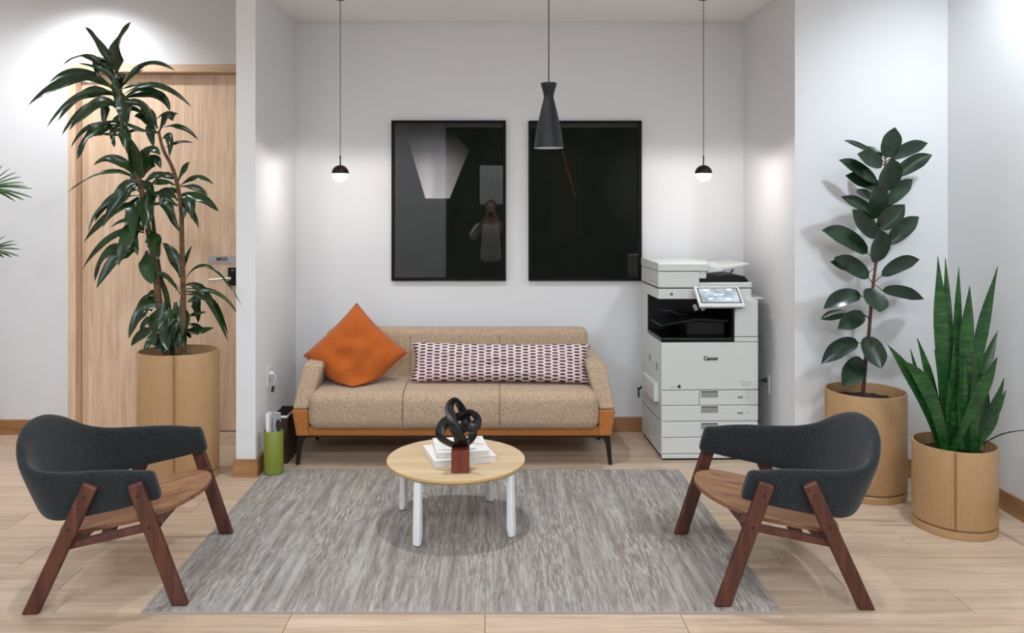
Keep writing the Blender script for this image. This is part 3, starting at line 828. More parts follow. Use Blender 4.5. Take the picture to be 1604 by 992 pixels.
for dd, zz, nn in ((d5, .40, '1'), (d3, .30, '2')):
    [boxo('tray_mark', M['gap'], .490+q*.011, .497+q*.011, -.0014, 0, zz-.006, zz+.006-(q % 2)*.003, dd) for q in range(3)]; boxo('tray_mark', M['gap'], .550, .553, -.0014, 0, zz-.006, zz+.005, dd)
# upper right column and back
boxo('right_column', WPm, .468, Wd, .0, Dp, .786, 1.02, pr, .005)
boxo('column_foot', WPm, .468, Wd, .001, Dp, .753, .783, pr, .003)
boxo('rear_housing', WPm, .0, .468, .40, Dp, .752, 1.02, pr, .004)
# black cavity: floor, right cheek, back, ceiling
boxo('cavity_back', BP, .002, .468, .385, .40, .755, 1.018, pr)
bm = bm_new(); prism(bm, [(.0, .752), (.0, .775), (.440, .775), (.452, .785), (.455, .80), (.455, 1.018), (.468, 1.018), (.468, .752)], .002, .386)
obj('cavity_liner', bm, BP, pr, bevel=.003)
boxo('cavity_floor', BP, -.001, .45, -.0, .386, .752, .778, pr, .008, 3)
# inner output tray sloping up to the left, levers
bm = bm_new(); prism(bm, [(.01, .845), (.01, .853), (.24, .895), (.45, .885), (.45, .872), (.24, .880)], .05, .37); obj('output_tray', bm, DP, pr, bevel=.003)
bm = bm_new(); box(bm, .19, .44, .10, .37, .778, .872); obj('inner_unit', bm, DP, pr, bevel=.006)
bm = bm_new(); tube(bm, [(.0, .02, .955), (.03, .03, .945), (.06, .03, .95), (.12, .05, .925), (.18, .08, .92)], .007, 8); obj('guide_arm', bm, DP, pr)
for q in range(2):
    bm = bm_new(); box(bm, -.012, .012, 0, .004, -.02, .02, Matrix.Translation((.235+q*.045, .06, .965)) @ Matrix.Rotation(math.radians(-25), 4, 'Y')); obj('label_tab', bm, M['plate'], pr)
# scanner slab
bm = bm_new(); prism(bm, [(-.005, .06), (-.005, .57), (.60, .57), (.60, .06)], 1.018, 1.085, 'XY'); obj('scanner', bm, WPm, pr, bevel=.008, seg=3)
bm = bm_new(); prism(bm, [(-.002, .066), (-.002, .565), (.598, .565), (.598, .066)], 1.085, 1.091, 'XY'); obj('scanner_gap', bm, M['gap'], pr)
boxo('scanner_badge', M['gap'], .072, .088, .0592, .062, 1.043, 1.058, pr)
# lid and document feeder
boxo('lid', WPm, .26, .605, .062, .57, 1.091, 1.125, pr, .006)
fe = boxo('feeder_lower', WPm, -.005, .262, .060, .57, 1.091, 1.196, pr, .01, 3)
bm = bm_new(); prism(bm, [(.057, 1.199), (.057, 1.246), (.075, 1.252), (.565, 1.258), (.57, 1.25), (.57, 1.199)], -.006, .318, 'YZ'); obj('feeder_cover', bm, WPm, pr, bevel=.006, seg=3)
boxo('feeder_step', WPm, .262, .31, .075, .55, 1.150, 1.199, pr, .004)
bm = bm_new(); prism(bm, [(.318, 1.185), (.318, 1.240), (.40, 1.215), (.42, 1.195)], .075, .12); obj('tray_hinge', bm, WPm, pr, bevel=.006)
bm = bm_new(); prism(bm, [(.30, 1.180), (.31, 1.235), (.45, 1.225), (.59, 1.248), (.595, 1.238), (.45, 1.208)], .09, .55); obj('document_tray', bm, WPm, pr, bevel=.004)
for yy in (.20, .42):
    boxo('paper_guide', WPm, .34, .42, yy, yy+.012, 1.215, 1.25, pr, .003)
bm = bm_new(); prism(bm, [(.262, 1.125), (.262, 1.15), (.36, 1.16), (.47, 1.178), (.56, 1.165), (.59, 1.128)], .08, .55); obj('feeder_output', bm, BP, pr, bevel=.004)
bm = bm_new(); tube(bm, [(.47, .12, 1.165), (.50, .12, 1.205)], .006, 8); obj('tray_prop', bm, BP, pr)
bm = bm_new(); box(bm, -.0055, -.004, .09, .30, 1.118, 1.121); obj('vent_line', bm, M['gap'], fe)
# shelf right of scanner
boxo('side_shelf', WPm, .50, .665, .03, .30, 1.020, 1.030, pr, .003)
# left side: seam, paper bypass handle, vents
boxo('side_pocket', WPm, -.034, .0, .06, .42, .36, .48, pr, .006)
bm = bm_new(); box(bm, -.0015, 0, .10, .14, .555, .60); box(bm, -.0015, 0, .30, .34, .575, .62); obj('side_vent', bm, GP, pr)
bm = bm_new(); box(bm, -.0012, .0, .02, .56, .2455, .249); obj('side_seam', bm, M['gap'], pr)
# tilting touch panel
cp = bpy.data.objects.new('control_panel', None)
COL.objects.remove(cp) if cp.name in COL.objects else None
bm = bm_new(); box(bm, -.145, .145, -.0875, .0875, -.018, 0)
cpo = obj('control_panel', bm, WPm, pr, bevel=.006, seg=3)
cpo.location = (.36, -.035, 1.048); cpo.rotation_euler = (math.radians(40), 0, 0)
boxo('bezel', BP, -.128, .128, -.060, .074, 0, .0012, cpo, .001)
def screenmat():
    m = mat('lcd_screen', rgb(120, 128, 136), .25, emit=(.42, .48, .55, 1), es=.35)
    n = noi(m, coords(m), 14, 2, .5); c = ramp(m, n, [(.4, rgb(110, 118, 128)), (.65, rgb(170, 178, 186))]); setcol(m, c); return m
scn = boxo('screen', screenmat(), -.121, .121, -.054, .068, .0012, .0016, cpo)
M['lit'] = mat('screen_icon', (1, 1, 1, 1), .4, emit=(1, 1, 1, 1), es=.6)
[boxo('screen_icon', M['lit'], x_, x_+w_, y_, y_+.012, .0016, .0019, scn) for x_, y_, w_ in ((-.03, .005, .012), (-.012, .008, .008), (.002, .004, .010), (.018, .008, .012), (-.075, -.03, .03), (.03, -.035, .04), (-.09, .045, .03), (.06, .05, .03))]
boxo('under_panel', BP, -.12, .135, -.08, .06, -.034, -.018, cpo, .006)
bm = bm_new(); tube(bm, [(.36, .09, 1.03), (.36, -.02, 1.035)], .02, 10); obj('panel_arm', bm, BP, pr)
# cable at left-rear
bm = bm_new(); tube(bm, [(-.02, .50, .36), (-.035, .52, .33), (-.03, .53, .28)], .006, 6); tube(bm, [(-.05, .51, .345), (-.01, .51, .348)], .004, 6); obj('cable_plug', bm, BP, pr)

# outlets with plugs
def outlet(label, x, y, z, s, dark):
    t = thing('wall_outlet', label, 'outlet', (x, y, z))
    boxo('cover_plate', M['outlet'], min(0, s*.006), max(0, s*.006), -.037, .037, -.06, .06, t, .002)
    for dz in (.022, -.022):
        boxo('socket', M['plate'], min(s*.006, s*.0075), max(s*.006, s*.0075), -.014, .014, dz-.013, dz+.013, t, .0006)
    bm = bm_new(); tube(bm, [(s*.007, 0, .022), (s*.035, 0, .022)], [.013, .010], 10); pg = obj('plug', bm, BP if dark else M['outlet'], t)
    bm = bm_new()
    if dark: tube(bm, [(s*.034, 0, .022), (s*.06, .0, .02), (s*.075, .03, -.05), (s*.05, .12, -.25), (s*.03, .20, -.40)], .004, 6)
    else: tube(bm, [(s*.034, 0, .022), (s*.05, .0, .0), (s*.03, .0, -.06)], .0025, 6)
    obj('cable', bm, BP if dark else M['outlet'], t)
    if not dark:
        bm = bm_new(); tube(bm, [(s*.03, .0, -.06), (s*.03, -.02, -.09)], .009, 8); obj('cable_end', bm, BP, t)
outlet('white wall outlet with hanging white cable on the left alcove wall', XL1, 4.93, .54, 1, False)
outlet('white wall outlet with black plug on the right alcove wall beside the printer', XR, 5.12, .455, -1, True)

# ================================================================== GREEN VASE, BOOKS IN IT, BROWN BIN
gv = thing('cylinder_vase', 'olive green cylindrical vase holding booklets, left of the sofa', 'vase', (-1.317, 4.70, RZ))
bm = bm_new(); r_ = .0575
lathe(bm, [(0, 0), (r_-.004, 0), (r_, .004), (r_, .252), (r_-.002, .255), (r_-.005, .252), (r_-.005, .02), (0, .02)], 40); obj('vessel', bm, M['green_vase'], gv)
def booklet(label, m_, x, y, w_, h_, t_, rz, tilt, mark=False):
    t = thing('booklet', label, 'booklet', (x, y, .022+RZ), rz)
    bm = bm_new(); mm = Matrix.Rotation(tilt, 4, 'Y')
    box(bm, -w_/2, w_/2, -t_/2, t_/2, 0, h_, mm); o_ = obj('cover', bm, m_, t, bevel=.001, seg=1)
    bm = bm_new(); box(bm, -w_/2+.002, w_/2-.002, -t_/2+.0015, t_/2-.0015, h_-.002, h_+.001, mm); obj('pages', bm, M['pages'], t)
    if mark:
        bm = bm_new(); lathe(bm, [(0, 0), (.018, 0), (.018, .0006), (0, .0006)], 20, 1, 2.1); 
        e = obj('oval_mark', bm, M['ink'], t); e.rotation_euler = (PI/2, 0, 0); e.location = (.014, -t_/2-.0002, h_-.075)
        
booklet('white thick booklet leaning in the green vase', M['paper'], -1.340, 4.695, .020, .335, .042, math.radians(-8), math.radians(-1))
booklet('grey booklet with dark oval, standing in the green vase', M['greyprint'], -1.296, 4.690, .050, .340, .012, math.radians(-12), 0, True)
booklet('thin white booklet at the back of the green vase', M['paper'], -1.310, 4.730, .045, .315, .008, math.radians(-20), 0)
bb = thing('waste_bin', 'slim dark brown bin with pale liner between green vase and sofa', 'bin', (-1.342, 5.03, 0)); bb.scale = (.77, 1, 1)
bm = bm_new()
for a in ((-.070, -.068, -.13, .13), (.068, .070, -.13, .13), (-.068, .068, -.13, -.123), (-.068, .068, .123, .13)): box(bm, a[0], a[1], a[2], a[3], 0, .30)
box(bm, -.068, .068, -.123, .123, 0, .006); obj('bin_body', bm, M['brown_box'], bb, bevel=.003)
bm = bm_new()
for a in ((-.071, -.0675, -.131, .131), (.0675, .0715, -.131, .131), (-.0675, .0675, -.1325, -.1295)): box(bm, a[0], a[1], a[2], a[3], .288, .303)
obj('bin_liner', bm, M['outlet'], bb, bevel=.001)

# ================================================================== POTS AND PLANTS
def pot(label, name, cx, cy, rx, ry, h, seam_ang, loc_rz=0):
    t = thing(name, label, 'potted plant', (cx, cy, 0))
    bm = bm_new(); lathe(bm, [(0, 0), (.985, 0), (1, .003), (1, .033), (.985, .036), (0, .036)], 72, rx, ry); obj('saucer', bm, M['pot'], t)
    bm = bm_new(); lathe(bm, [(.96, .034), (.96, .05)], 72, rx, ry); obj('shadow_gap', bm, M['groove'], t)
    bm = bm_new(); k_ = .974
    lathe(bm, [(.95, .048), (.995, .048), (1, .052), (1, h-.004), (.994, h), (k_*.99, h), (k_*.985, h-.004), (k_*.985, h-.10)], 96, rx, ry)
    body = obj('pot_body', bm, M['pot'], t)
    bm = bm_new(); lathe(bm, [(0, h-.055), (.985*k_, h-.06)], 48, rx, ry)
    bmesh.ops.subdivide_edges(bm, edges=bm.edges, cuts=3)
    for v in bm.verts: v.co.z += .008*noise.noise(v.co*40)
    obj('soil', bm, M['soil'], t)
    # overlapping seam: proud band edges and a groove
    for da, mm_, pr_, w_ in ((0, M['groove'], .0012, .011), (.011/rx+.002, M['pot'], .0035, .009), (-.011/rx-.002, M['pot'], .0035, .009)):
        a = seam_ang+da; bm = bm_new()
        hw = w_/2/rx
        R1 = []
        for aa in (a-hw, a, a+hw):
            c_, s_ = math.cos(aa), math.sin(aa)
            R1.append(((rx+pr_)*c_, (ry+pr_)*s_, (rx-.001)*c_, (ry-.001)*s_))
        outer = [(x_, y_) for x_, y_, _, _ in R1]; inner_ = [(x_, y_) for _, _, x_, y_ in R1][::-1]
        prism(bm, outer+inner_, .05, h-.002, 'XY'); obj('seam_strip', bm, mm_, body, smooth=0)
    return t
def leafmesh(bm, pts, width, nrm, prof='lance', fold=.25, th=.0012, n=10, wave=0, seed=0):
    """pts: 3 control points; builds a closed thin leaf"""
    p0, p1, p2 = pts; P = []
    for i in range(n+1):
        t = i/n; P.append(p0*(1-t)**2+p1*2*t*(1-t)+p2*t*t)
    rings = []
    for i, p in enumerate(P):
        t = i/n
        if prof == 'lance': w_ = math.sin(PI*min(1, max(0.0, t))**.75)**.7*(.25+.75*min(1, t*3)) if 0 < t < 1 else (.18 if t == 0 else .02)
        elif prof == 'oval': w_ = (math.sqrt(max(0, 1-(abs(2*t-1))**2.2)) if t < .6 else .985*(1-((t-.6)/.4)**1.75)) if 0 < t < 1 else .03
        elif prof == 'sword': w_ = (.62+.5*t if t < .35 else .80+.2*math.sin((t-.35)/.3*PI/2) if t < .65 else max(.03, (1-((t-.65)/.35)**1.5)))
        else: w_ = max(.05, math.sin(PI*(.08+.9*t))**.6)
        tg = (P[min(i+1, n)]-P[max(i-1, 0)]).normalized()
        a = tg.cross(nrm)
        if a.length < .1: a = tg.cross(Vector((.3, .9, .2)))
        a.normalize(); u = a.cross(tg).normalized()
        if wave: 
            q = Matrix.Rotation(wave*noise.noise(Vector((t*2.2, seed, 0)))*1.6, 3, tg); a = q @ a; u = q @ u
        hw = width/2*w_
        f = fold*hw
        top = [p-a*hw+u*f, p-a*hw*.5+u*f*.35, p, p+a*hw*.5+u*f*.35, p+a*hw+u*f]
        bot = [top[3]-u*th, p-u*th, top[1]-u*th]
        rings.append([bm.verts.new(q) for q in top+bot])
    for A, B in zip(rings, rings[1:]):
        for k_ in range(8): bm.faces.new([A[k_], A[(k_+1) % 8], B[(k_+1) % 8], B[k_]])
    bm.faces.new(rings[0][::-1]); bm.faces.new(rings[-1])

# ---- dracaena by the door
DY = 4.69
dr = pot('tall leafy plant with long drooping leaves in a beige pot by the door', 'dracaena', -1.885, DY, .236, .20, .752, math.radians(-77))
dr.rotation_euler = (0, 0, 0)
D0 = Vector(dr.location)
def dl(px, py, dy=0): return at(px, py, DY+dy)-D0
def trunk(name, pxs, rad, m_, parent, fn):
    P = catmull([fn(*q) for q in pxs], 5, False)
    bm = bm_new(); k_ = len(P)
    rr = [rad[0]+(rad[1]-rad[0])*i/(k_-1) for i in range(k_)]
    tube(bm, P, rr, 10); return obj(name, bm, m_, parent)
trunk('trunk', [(262, 562), (250, 480), (240, 400), (228, 340), (222, 300), (210, 255), (197, 225), (190, 180), (187, 140)], (.022, .010), M['trunk'], dr, dl)
trunk('trunk', [(270, 562), (262, 470), (250, 430), (240, 350), (236, 310)], (.020, .008), M['stalk'], dr, lambda a, b: dl(a, b, .05))
trunk('trunk', [(288, 562), (287, 470), (285, 380), (283, 320), (272, 268), (256, 235), (248, 205)], (.018, .008), M['trunk'], dr, lambda a, b: dl(a, b, -.04))
A_ = [  # base, control, tip in the 2.48x view of the photograph, width
 (455,290,435,190,508,85,60,0),(440,290,400,150,330,105,32,0),(430,275,330,180,245,252,30,1),(448,350,300,230,190,322,38,1),
 (450,352,300,240,110,408,44,1),(465,355,560,190,680,275,28,0),(470,375,610,270,745,418,26,0),(470,385,640,330,660,432,42,0),
 (450,360,300,320,182,495,24,1),(455,375,330,310,225,470,46,1),(450,400,380,370,270,505,54,1),(460,400,330,380,240,525,34,1),
 (460,430,400,360,405,500,38,0),(450,480,330,460,275,575,20,1),(470,500,350,470,300,620,54,1),(470,360,500,430,490,487,64,0),
 (480,470,495,530,490,582,48,0),(455,485,435,520,445,572,32,0),(425,240,355,200,383,302,40,0),(470,395,560,310,640,380,30,0),
 (455,300,480,280,470,350,34,0),(462,330,420,260,300,245,20,0),(462,350,540,320,600,330,16,0),(465,400,560,380,600,470,30,0),(455,420,390,390,320,450,22,0),(460,300,450,330,455,410,40,0),(470,440,450,470,480,540,44,0),(465,470,520,500,600,520,16,0),(475,330,500,300,560,270,16,0),(452,470,400,470,350,540,18,0),(552,640,520,660,520,740,40,0),(548,700,590,720,600,790,34,0),(545,745,480,730,440,800,26,0),(450,345,420,230,360,225,34,0),(465,440,520,400,560,450,20,0),(480,520,530,500,560,515,14,0),(470,530,420,515,360,530,14,0),
 (612,500,575,420,535,405,38,0),(620,512,660,420,672,470,54,0),(610,520,560,430,520,455,30,0),(600,500,575,480,597,572,44,0),
 (620,500,710,470,770,545,22,0),(630,540,675,500,658,612,32,0),(640,575,700,540,750,555,12,0),(600,470,650,425,695,445,15,0),(605,480,560,420,528,435,24,0),
 (545,692,520,600,508,538,48,0),(550,690,570,540,622,602,54,0),(555,690,600,570,625,655,44,0),(540,700,450,570,363,642,38,1),
 (540,705,430,610,262,748,22,1),(550,720,500,690,400,882,62,0),(550,720,620,650,672,700,26,0),(560,732,620,690,684,722,26,0),
 (545,735,420,750,368,862,36,0),(545,760,370,760,343,905,16,0),(540,765,520,790,522,930,66,0),(570,745,575,820,560,895,54,0),
 (560,780,420,810,325,945,36,0),(545,700,560,640,550,580,40,0),(560,760,640,740,690,775,22,0),
 (690,710,715,650,737,630,26,0),(695,700,640,690,590,665,14,0),(700,722,775,660,830,718,20,0),(700,725,780,720,805,762,24,0),
 (700,760,750,750,745,852,48,0),(710,752,790,760,850,822,36,0),(690,780,640,710,600,775,32,0),(690,800,600,740,702,905,46,0),
 (700,790,745,790,772,887,30,0),(690,700,640,640,570,745,20,0),(680,760,620,720,625,805,26,0),(700,750,655,730,640,770,30,0),(705,770,720,800,715,850,34,0),
]
B_ = [
 (540,60,500,90,535,250,60,0),(560,150,500,100,460,290,62,0),(560,160,430,120,318,305,28,0),(540,220,400,190,368,350,44,0),
 (540,225,450,220,375,378,48,0),(580,150,605,200,615,262,58,0),(570,230,570,300,590,360,62,0),(700,335,685,240,632,200,44,0),
 (705,335,715,260,747,210,16,0),(560,110,580,40,640,50,30,0),(545,130,490,90,430,140,18,0),
 (715,350,800,190,940,445,14,0),(720,365,800,330,885,582,34,0),(720,380,860,360,925,480,16,0),(715,390,850,380,885,560,22,0),
 (730,430,775,400,770,512,42,0),(720,490,760,475,802,468,16,0),(720,540,760,550,832,530,32,0),(700,400,650,310,605,312,16,0),
 (720,530,730,550,742,570,26,0),(700,380,620,290,550,330,12,0),(720,400,790,400,832,440,20,0),(730,515,770,520,800,545,18,0),
 (620,440,550,420,500,572,52,0),(620,450,580,370,525,470,30,0),(640,430,610,520,600,605,70,0),(680,430,700,520,685,610,66,0),
 (660,450,640,540,655,618,60,0),(610,540,550,540,510,600,38,0),(700,420,725,520,715,605,46,0),(630,560,590,570,560,622,46,0),
 (650,470,600,500,590,560,50,0),(690,500,670,560,640,625,50,0),(610,450,560,440,530,520,40,0),(640,520,620,600,625,628,44,0),
 (600,500,560,490,545,560,34,0),(620,400,590,380,560,430,26,0),(690,450,660,500,665,560,56,0),
]
rnd = random.Random(3)
for li, (L_, oy) in enumerate(((A_, 0), (B_, 300))):
    for i, (bx, by, cx, cy, tx, ty, w_, _) in enumerate(L_):
        s = 2.48
        ln = math.hypot(tx-bx, ty-by)/s/261
        dd = rnd.uniform(-.6, .35)*min(ln*.9+.05, .28)
        if w_ >= 50: dd = -abs(dd)-.03
        b = dl(bx/s, by/s+oy, 0); c = dl(cx/s, cy/s+oy, dd*.5); tt = dl(tx/s, ty/s+oy, dd)
        nrm = Vector((rnd.uniform(-.3, .3), -1, rnd.uniform(.2, .7))).normalized()
        bm = bm_new(); leafmesh(bm, (b, c, tt), w_/s/255*1.02, nrm, 'lance', rnd.uniform(.15, .5), .0008, 12, .7, i+li*100)
        obj('leaf', bm, M['drac'], dr, smooth=60)

# ---- rubber plant
RYY = 4.42
rb = pot('tall rubber plant with dark oval leaves in a beige pot by the right wall', 'rubber_plant', 2.105, RYY, .213, .213, .575, math.radians(175))
R0 = Vector(rb.location)
def rl(cx, cy, dy=0): return at(1240+cx/2.2555, 180+cy/2.2555, RYY+dy)-R0
trunk('trunk', [(252, 985), (262, 860), (272, 780), (284, 640), (298, 520), (312, 400), (325, 280), (331, 165)], (.0115, .005), M['rtrunk'], rb, rl)
RL = [ # stem xy, leaf base, tip, width, depth of tip, bow
 (331,165,333,152,365,44,62,-.03,0),(331,170,350,155,481,100,42,.05,.1),(331,200,366,216,497,142,46,-.05,.12),(330,170,295,140,184,90,20,.03,.1),
 (330,185,322,175,232,138,52,-.05,0),(328,240,300,240,167,160,46,-.04,.1),(328,280,335,272,352,152,78,-.12,0),(326,250,315,262,190,215,48,.0,.1),
 (322,330,335,318,428,228,44,.02,.1),(320,375,308,362,290,248,80,-.10,0),(322,330,332,325,406,270,26,.06,.1),(316,370,300,362,175,290,40,.03,.15),
 (310,430,300,432,214,335,58,-.05,0),(312,405,308,402,400,317,58,-.06,0),(308,465,340,458,450,360,50,.0,.1),(302,522,304,520,312,405,72,-.10,0),
 (296,512,268,490,107,408,58,-.03,.18),(288,600,272,577,150,505,54,.0,.12),(296,590,318,570,452,512,44,.02,.18),(285,625,278,612,312,698,74,-.10,-.1),
 (292,600,320,622,467,652,40,.02,.12),(278,660,245,640,113,685,50,-.02,.22),(272,715,200,703,102,722,32,.04,.1),(272,720,258,708,163,758,52,-.06,.1),
 (268,790,266,782,316,897,66,-.10,-.05),(262,815,235,805,105,880,52,-.02,.22),(258,880,254,868,180,960,66,-.08,.1),(300,540,268,560,136,520,46,.05,.1),
 (332,160,320,150,258,110,24,.05,.05),(324,300,345,300,380,262,30,.08,.05),(320,290,280,300,232,262,34,.08,.05),
]
for i, (sx, sy, bx, by, tx, ty, w_, dd, bow) in enumerate(RL):
    st = rl(sx, sy); b = rl(bx, by, dd*.2); tt = rl(tx, ty, dd*1.4)
    md = (b+tt)/2; c = md+Vector((0, 0, bow*(tt-b).length*1.0)); 
    md2 = c
    bm = bm_new(); tube(bm, [st, st.lerp(b, .5)+Vector((0, 0, .004)), b], .0026, 6); pt = obj('petiole', bm, M['rtrunk'], rb)
    nrm = Vector((rnd.uniform(-.15, .15), -1, rnd.uniform(.15, .55))).normalized()
    bm = bm_new(); leafmesh(bm, (b, c, tt), w_/2.2555/276*1.15, nrm, 'oval', .22, .0012, 16)
    obj('leaf', bm, M['rubber'], rb, smooth=60)
# the bud sheath on top
bm = bm_new(); tube(bm, [rl(331, 168), rl(332, 130), rl(334, 100)], [.004, .004, .001], 6); obj('bud', bm, M['rtrunk'], rb)

# ---- snake plant
SY = 3.93
sn = pot('snake plant with upright sword-shaped leaves in a low beige pot, right corner', 'snake_plant', 2.318, SY, .19, .19, .423, math.radians(-119))
S0 = Vector(sn.location)
def sl(px, py, dy=0): return at(px, py, SY+dy)-S0
SL = [ # base, ctrl, tip, width px, depth base, depth tip
 (1478,706,1474,550,1469,402,19,.02,.02),(1488,706,1484,560,1481,404,15,.06,.08),(1500,706,1496,560,1502,418,13,.03,.05),(1511,706,1510,560,1519,448,18,-.01,-.02),
 (1514,706,1518,560,1563,418,19,.02,.0),(1524,706,1526,610,1563,518,17,.05,.08),(1492,706,1488,610,1495,530,8,-.02,-.03),(1482,706,1478,620,1464,548,10,.0,.02),
 (1484,706,1460,610,1437,530,15,.04,.06),(1475,706,1448,610,1390,540,17,-.03,-.08),(1480,708,1462,600,1416,566,20,-.07,-.12),(1476,706,1440,610,1426,546,8,.06,.1),
 (1488,710,1530,620,1562,560,19,-.10,-.16),(1520,706,1548,660,1573,593,17,.0,.04),(1526,706,1545,670,1576,612,15,-.02,.0),(1524,708,1526,620,1534,552,15,-.06,-.08),
 (1484,706,1484,650,1486,593,8,-.05,-.05),(1528,702,1545,675,1566,645,13,-.05,-.06),(1505,706,1503,650,1512,560,13,-.08,-.09),(1494,706,1492,650,1478,600,12,.07,.09),
 (1518,706,1517,640,1519,600,13,.06,.07),(1472,704,1466,650,1452,600,12,.02,.04),(1530,704,1540,650,1548,610,13,.07,.1),(1497,708,1496,660,1498,610,14,-.06,-.07),
]
for i, (bx, by, cx, cy, tx, ty, w_, d0, d1) in enumerate(SL):
    nrm = Vector((rnd.uniform(-.35, .35), -1, .1)).normalized()
    bm = bm_new(); leafmesh(bm, (sl(bx, by, d0*.7), sl(cx, cy, (d0+d1)/2), sl(tx, ty, d1)), w_/310*1.12, nrm, 'sword', .3, .0035, 14, .25, i)
    obj('leaf', bm, M['snake'], sn, smooth=60)
bm = bm_new(); leafmesh(bm, (sl(1540, 696, .0), sl(1580, 668, -.2), sl(1640, 676, -.42)), .022, Vector((0, -.6, .8)), 'lance', .3, .002, 12)
obj('leaf', bm, M['palm'], sn, smooth=60)

# ---- palm at the left edge
PX, PY = -3.60, 4.98
pm = pot('fan palm with thin pointed leaflets at the left edge of the photo', 'fan_palm', PX, PY, .19, .19, .45, math.radians(-60))
P0 = Vector(pm.location)
fr = [(-18, 294, 11, 40, 24, .0, ((22,-35),(34,-30),(44,-24),(51,-17),(56,-8),(60,-2),(69,2),(69,16),(56,20),(42,22),(10,-40),(-8,-38))),
      (-16, 392, 8, 30, 20, .02, ((40,-15),(44,-9),(48,-1),(46,10),(34,11),(22,12),(24,-22),(6,-26)))]
for (fx, fy, *_r, tips) in fr:
    c0 = at(fx, fy, PY)-P0; base = Vector((.02, 0, .40))
    bm = bm_new(); tube(bm, [base, (base+c0)/2+Vector((-.10, .02, .10)), c0], [.007, .005, .003], 6); fd_ = obj('frond', bm, M['stalk'], pm)
    for i, (dx, dy) in enumerate(tips):
        e = at(fx+dx, fy+dy, PY+rnd.uniform(-.12, .12))-P0
        c = (c0+e)/2+Vector((0, 0, .015))
        bm = bm_new(); leafmesh(bm, (c0, c, e), .016, Vector((rnd.uniform(-.2, .2), -.8, .6)), 'blade', .3, .0008, 7)
        obj('leaflet', bm, M['palm'], fd_, smooth=60)
for q in range(6):
    a = 1.9+q*.75; c0 = Vector((.30*math.cos(a)-.1, .22*math.sin(a)*.6, .75+.17*q))
    bm = bm_new(); tube(bm, [Vector((0, 0, .38)), Vector((c0.x*.4, c0.y*.4, c0.z*.8)), c0], [.008, .006, .003], 6); fd_ = obj('frond', bm, M['stalk'], pm)
    for i in range(9):
        b_ = -1.6+i*.4; dirv = Vector((math.cos(a)*math.cos(b_)-math.sin(a)*math.sin(b_), (math.sin(a)*math.cos(b_)+math.cos(a)*math.sin(b_))*.8, .25*math.cos(b_)-.1))
        e = c0+dirv*.24; 
        if e.x+PX < LX+.03 or e.y+PY > YD-.03: continue
        bm = bm_new(); leafmesh(bm, (c0, c0+dirv*.13+Vector((0, 0, .03)), e), .02, Vector((0, -.5, .85)), 'blade', .3, .0008, 6); obj('leaflet', bm, M['palm'], fd_, smooth=60)

# ================================================================== BEHIND THE CAMERA (seen in the picture glass)
rp = thing('reed_picture', 'white picture of dark reeds on the wall behind the photographer, seen reflected', 'picture', (0.0, BY, 1.35))
def mir(px, Yw):  # x of a point on plane Yw seen mirrored in the back wall at column px
    return (px-VX)/FPX*(2*YB-Yw)
x0, x1 = mir(752, BY), mir(790, BY); zt = CH-(260-VY)/FPX*(2*YB-BY); zb = CH-(320-VY)/FPX*(2*YB-BY)
rp.location = ((x0+x1)/2, BY, zb); hw_ = (x1-x0)/2; hh_ = zt-zb
boxo('frame', M['blackframe'], -hw_-.02, hw_+.02, 0, .02, -.02, hh_+.02, rp)
pn = boxo('print', M['paper'], -hw_, hw_, .02, .024, 0, hh_, rp)
for q in range(16):
    xx = -hw_+.03+(2*hw_-.06)*q/15; hgt = hh_*rnd.uniform(.45, .92)
    boxo('reed', M['ink'], xx-.004, xx+.004, .024, .0245, .01, hgt, pn)
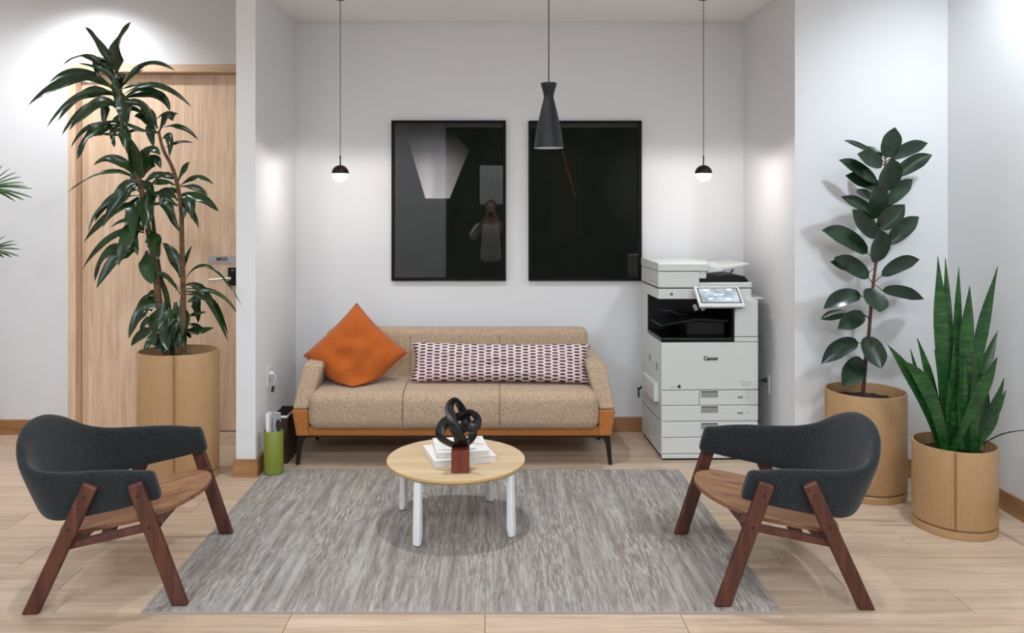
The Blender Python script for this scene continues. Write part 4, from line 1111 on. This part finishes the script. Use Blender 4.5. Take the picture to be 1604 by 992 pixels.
def person():
    t = thing('person', 'person in a light blouse and dark trousers holding a phone, seen reflected in the picture', 'person', (-.03, -.42, 0))
    J = {'pelvis': (0, 0, .95, .135, .10), 'waist': (0, 0, 1.10, .12, .09), 'chest': (0, .0, 1.30, .15, .10), 'neckb': (0, 0, 1.44, .06, .06), 'neck': (0, .01, 1.50, .05, .05)}
    bm = bm_new(); lay = bm.verts.layers.skin.verify()
    def chain(pts, start=None):
        last = start
        for p in pts:
            v = bm.verts.new(p[:3]); v[lay].radius = p[3:5] if len(p) > 4 else (p[3], p[3])
            if last: bm.edges.new((last, v))
            last = v
            if len(p) > 5: keep[p[5]] = v
        return last
    keep = {}
    chain([(0, 0, .95, .14, .10, 'pel'), (0, 0, 1.10, .125, .09), (0, 0, 1.28, .145, .10, 'ch'), (0, 0, 1.42, .075, .06), (0, .01, 1.50, .05, .05), (0, .02, 1.56, .06, .07), (0, .02, 1.62, .078, .092), (0, .015, 1.68, .075, .088), (0, .01, 1.73, .04, .05)])
    keep['pel'][lay].use_root = True
    for s in (-1, 1):
        chain([(s*.11, 0, 1.385, .06, .055), (s*.19, 0, 1.36, .05, .05), (s*.27, .12, 1.20, .042, .042), (s*.17, .24, 1.36, .034, .034), (s*.085, .29, 1.475, .026, .026), (s*.07, .30, 1.52, .03, .018)], keep['ch'])
        chain([(s*.09, 0, .86, .09, .09), (s*.10, .01, .50, .062, .062), (s*.10, -.01, .12, .04, .04), (s*.10, .01, .06, .04, .04), (s*.11, .13, .035, .035, .025)], keep['pel'])
    me = bpy.data.meshes.new('body'); bm.to_mesh(me); bm.free(); me.shade_smooth()
    sk = mat('skin', rgb(190, 142, 118), .6); me.materials.append(sk)
    o = bpy.data.objects.new('body', me); COL.objects.link(o); o.parent = t
    o.modifiers.new('skin', 'SKIN').use_smooth_shade = True; m_ = o.modifiers.new('s', 'SUBSURF'); m_.levels = m_.render_levels = 2
    # clothing: blouse and trousers follow the same skeleton, slightly larger
    def cloth(name, fn, m__):
        bm = bm_new(); lay = bm.verts.layers.skin.verify(); fn(bm, lay)
        me = bpy.data.meshes.new(name); bm.to_mesh(me); bm.free(); me.shade_smooth(); me.materials.append(m__)
        o = bpy.data.objects.new(name, me); COL.objects.link(o); o.parent = t
        o.modifiers.new('skin', 'SKIN').use_smooth_shade = True; q = o.modifiers.new('s', 'SUBSURF'); q.levels = q.render_levels = 2
    def V_(bm, lay, prev, x, y, z, rx, ry, root=False):
        v = bm.verts.new((x, y, z)); v[lay].radius = (rx, ry); v[lay].use_root = root
        if prev: bm.edges.new((prev, v))
        return v
    def blouse(bm, lay):
        a = V_(bm, lay, None, 0, 0, .80, .18, .14, True); a = V_(bm, lay, a, 0, 0, .92, .17, .13); a = V_(bm, lay, a, 0, 0, 1.10, .155, .12); c = V_(bm, lay, a, 0, 0, 1.28, .17, .125); V_(bm, lay, c, 0, 0, 1.43, .085, .08)
        for s in (-1, 1):
            p = V_(bm, lay, c, s*.11, 0, 1.385, .085, .075); p = V_(bm, lay, p, s*.19, 0, 1.36, .075, .07); p = V_(bm, lay, p, s*.275, .12, 1.20, .065, .065); p = V_(bm, lay, p, s*.185, .22, 1.335, .045, .045)
    def trousers(bm, lay):
        a = V_(bm, lay, None, 0, 0, 1.04, .14, .10, True); b = V_(bm, lay, a, 0, 0, .90, .15, .11)
        for s in (-1, 1):
            p = V_(bm, lay, b, s*.09, 0, .84, .10, .10); p = V_(bm, lay, p, s*.10, .01, .50, .08, .08); V_(bm, lay, p, s*.10, -.01, .12, .07, .07)
    cloth('blouse', blouse, mat('blouse', rgb(214, 206, 198), .9)); cloth('trousers', trousers, mat('trousers', rgb(30, 30, 34), .9))
    bm = bm_new(); bmesh.ops.create_icosphere(bm, subdivisions=3, radius=1)
    for v in bm.verts:
        c_ = v.co.copy(); v.co = Vector((c_.x*.092, c_.y*.105-.02, 1.655+c_.z*.11))
        if v.co.y > .045: v.co.y = .045
    obj('hair', bm, mat('hair', rgb(34, 26, 22), .6), t, smooth=180)
    skm = sk
    for s in (-1, 1):
        for f in range(4):
            bm = bm_new(); z = 1.555-f*.014
            tube(bm, [(s*.078, .30, z-.02), (s*.075, .325, z), (s*.052, .332, z+.002), (s*.036-.002*f*s, .330, z)], [.009, .0085, .008, .007], 8); obj('finger', bm, skm, t)
        bm = bm_new(); tube(bm, [(s*.07, .285, 1.51), (s*.06, .272, 1.53), (s*.042, .272, 1.545)], [.010, .009, .008], 8); obj('thumb', bm, skm, t)
    for s in (-1, 1):
        bm = bm_new(); bmesh.ops.create_icosphere(bm, subdivisions=2, radius=.011); bmesh.ops.translate(bm, verts=bm.verts, vec=(s*.032, .095, 1.645)); obj('eye', bm, M['ink'], t)
    bm = bm_new(); tube(bm, [(0, .10, 1.645), (0, .128, 1.60), (0, .10, 1.595)], [.008, .014, .01], 8); obj('nose', bm, skm, t)
    ph = thing('phone', 'dark phone held up in both hands by the reflected person', 'phone', (-.03, -.42+.30, 1.50))
    boxo('phone_body', M['black_plastic'], -.075, .075, -.008, .0, 0, .072, ph, .003)
person()
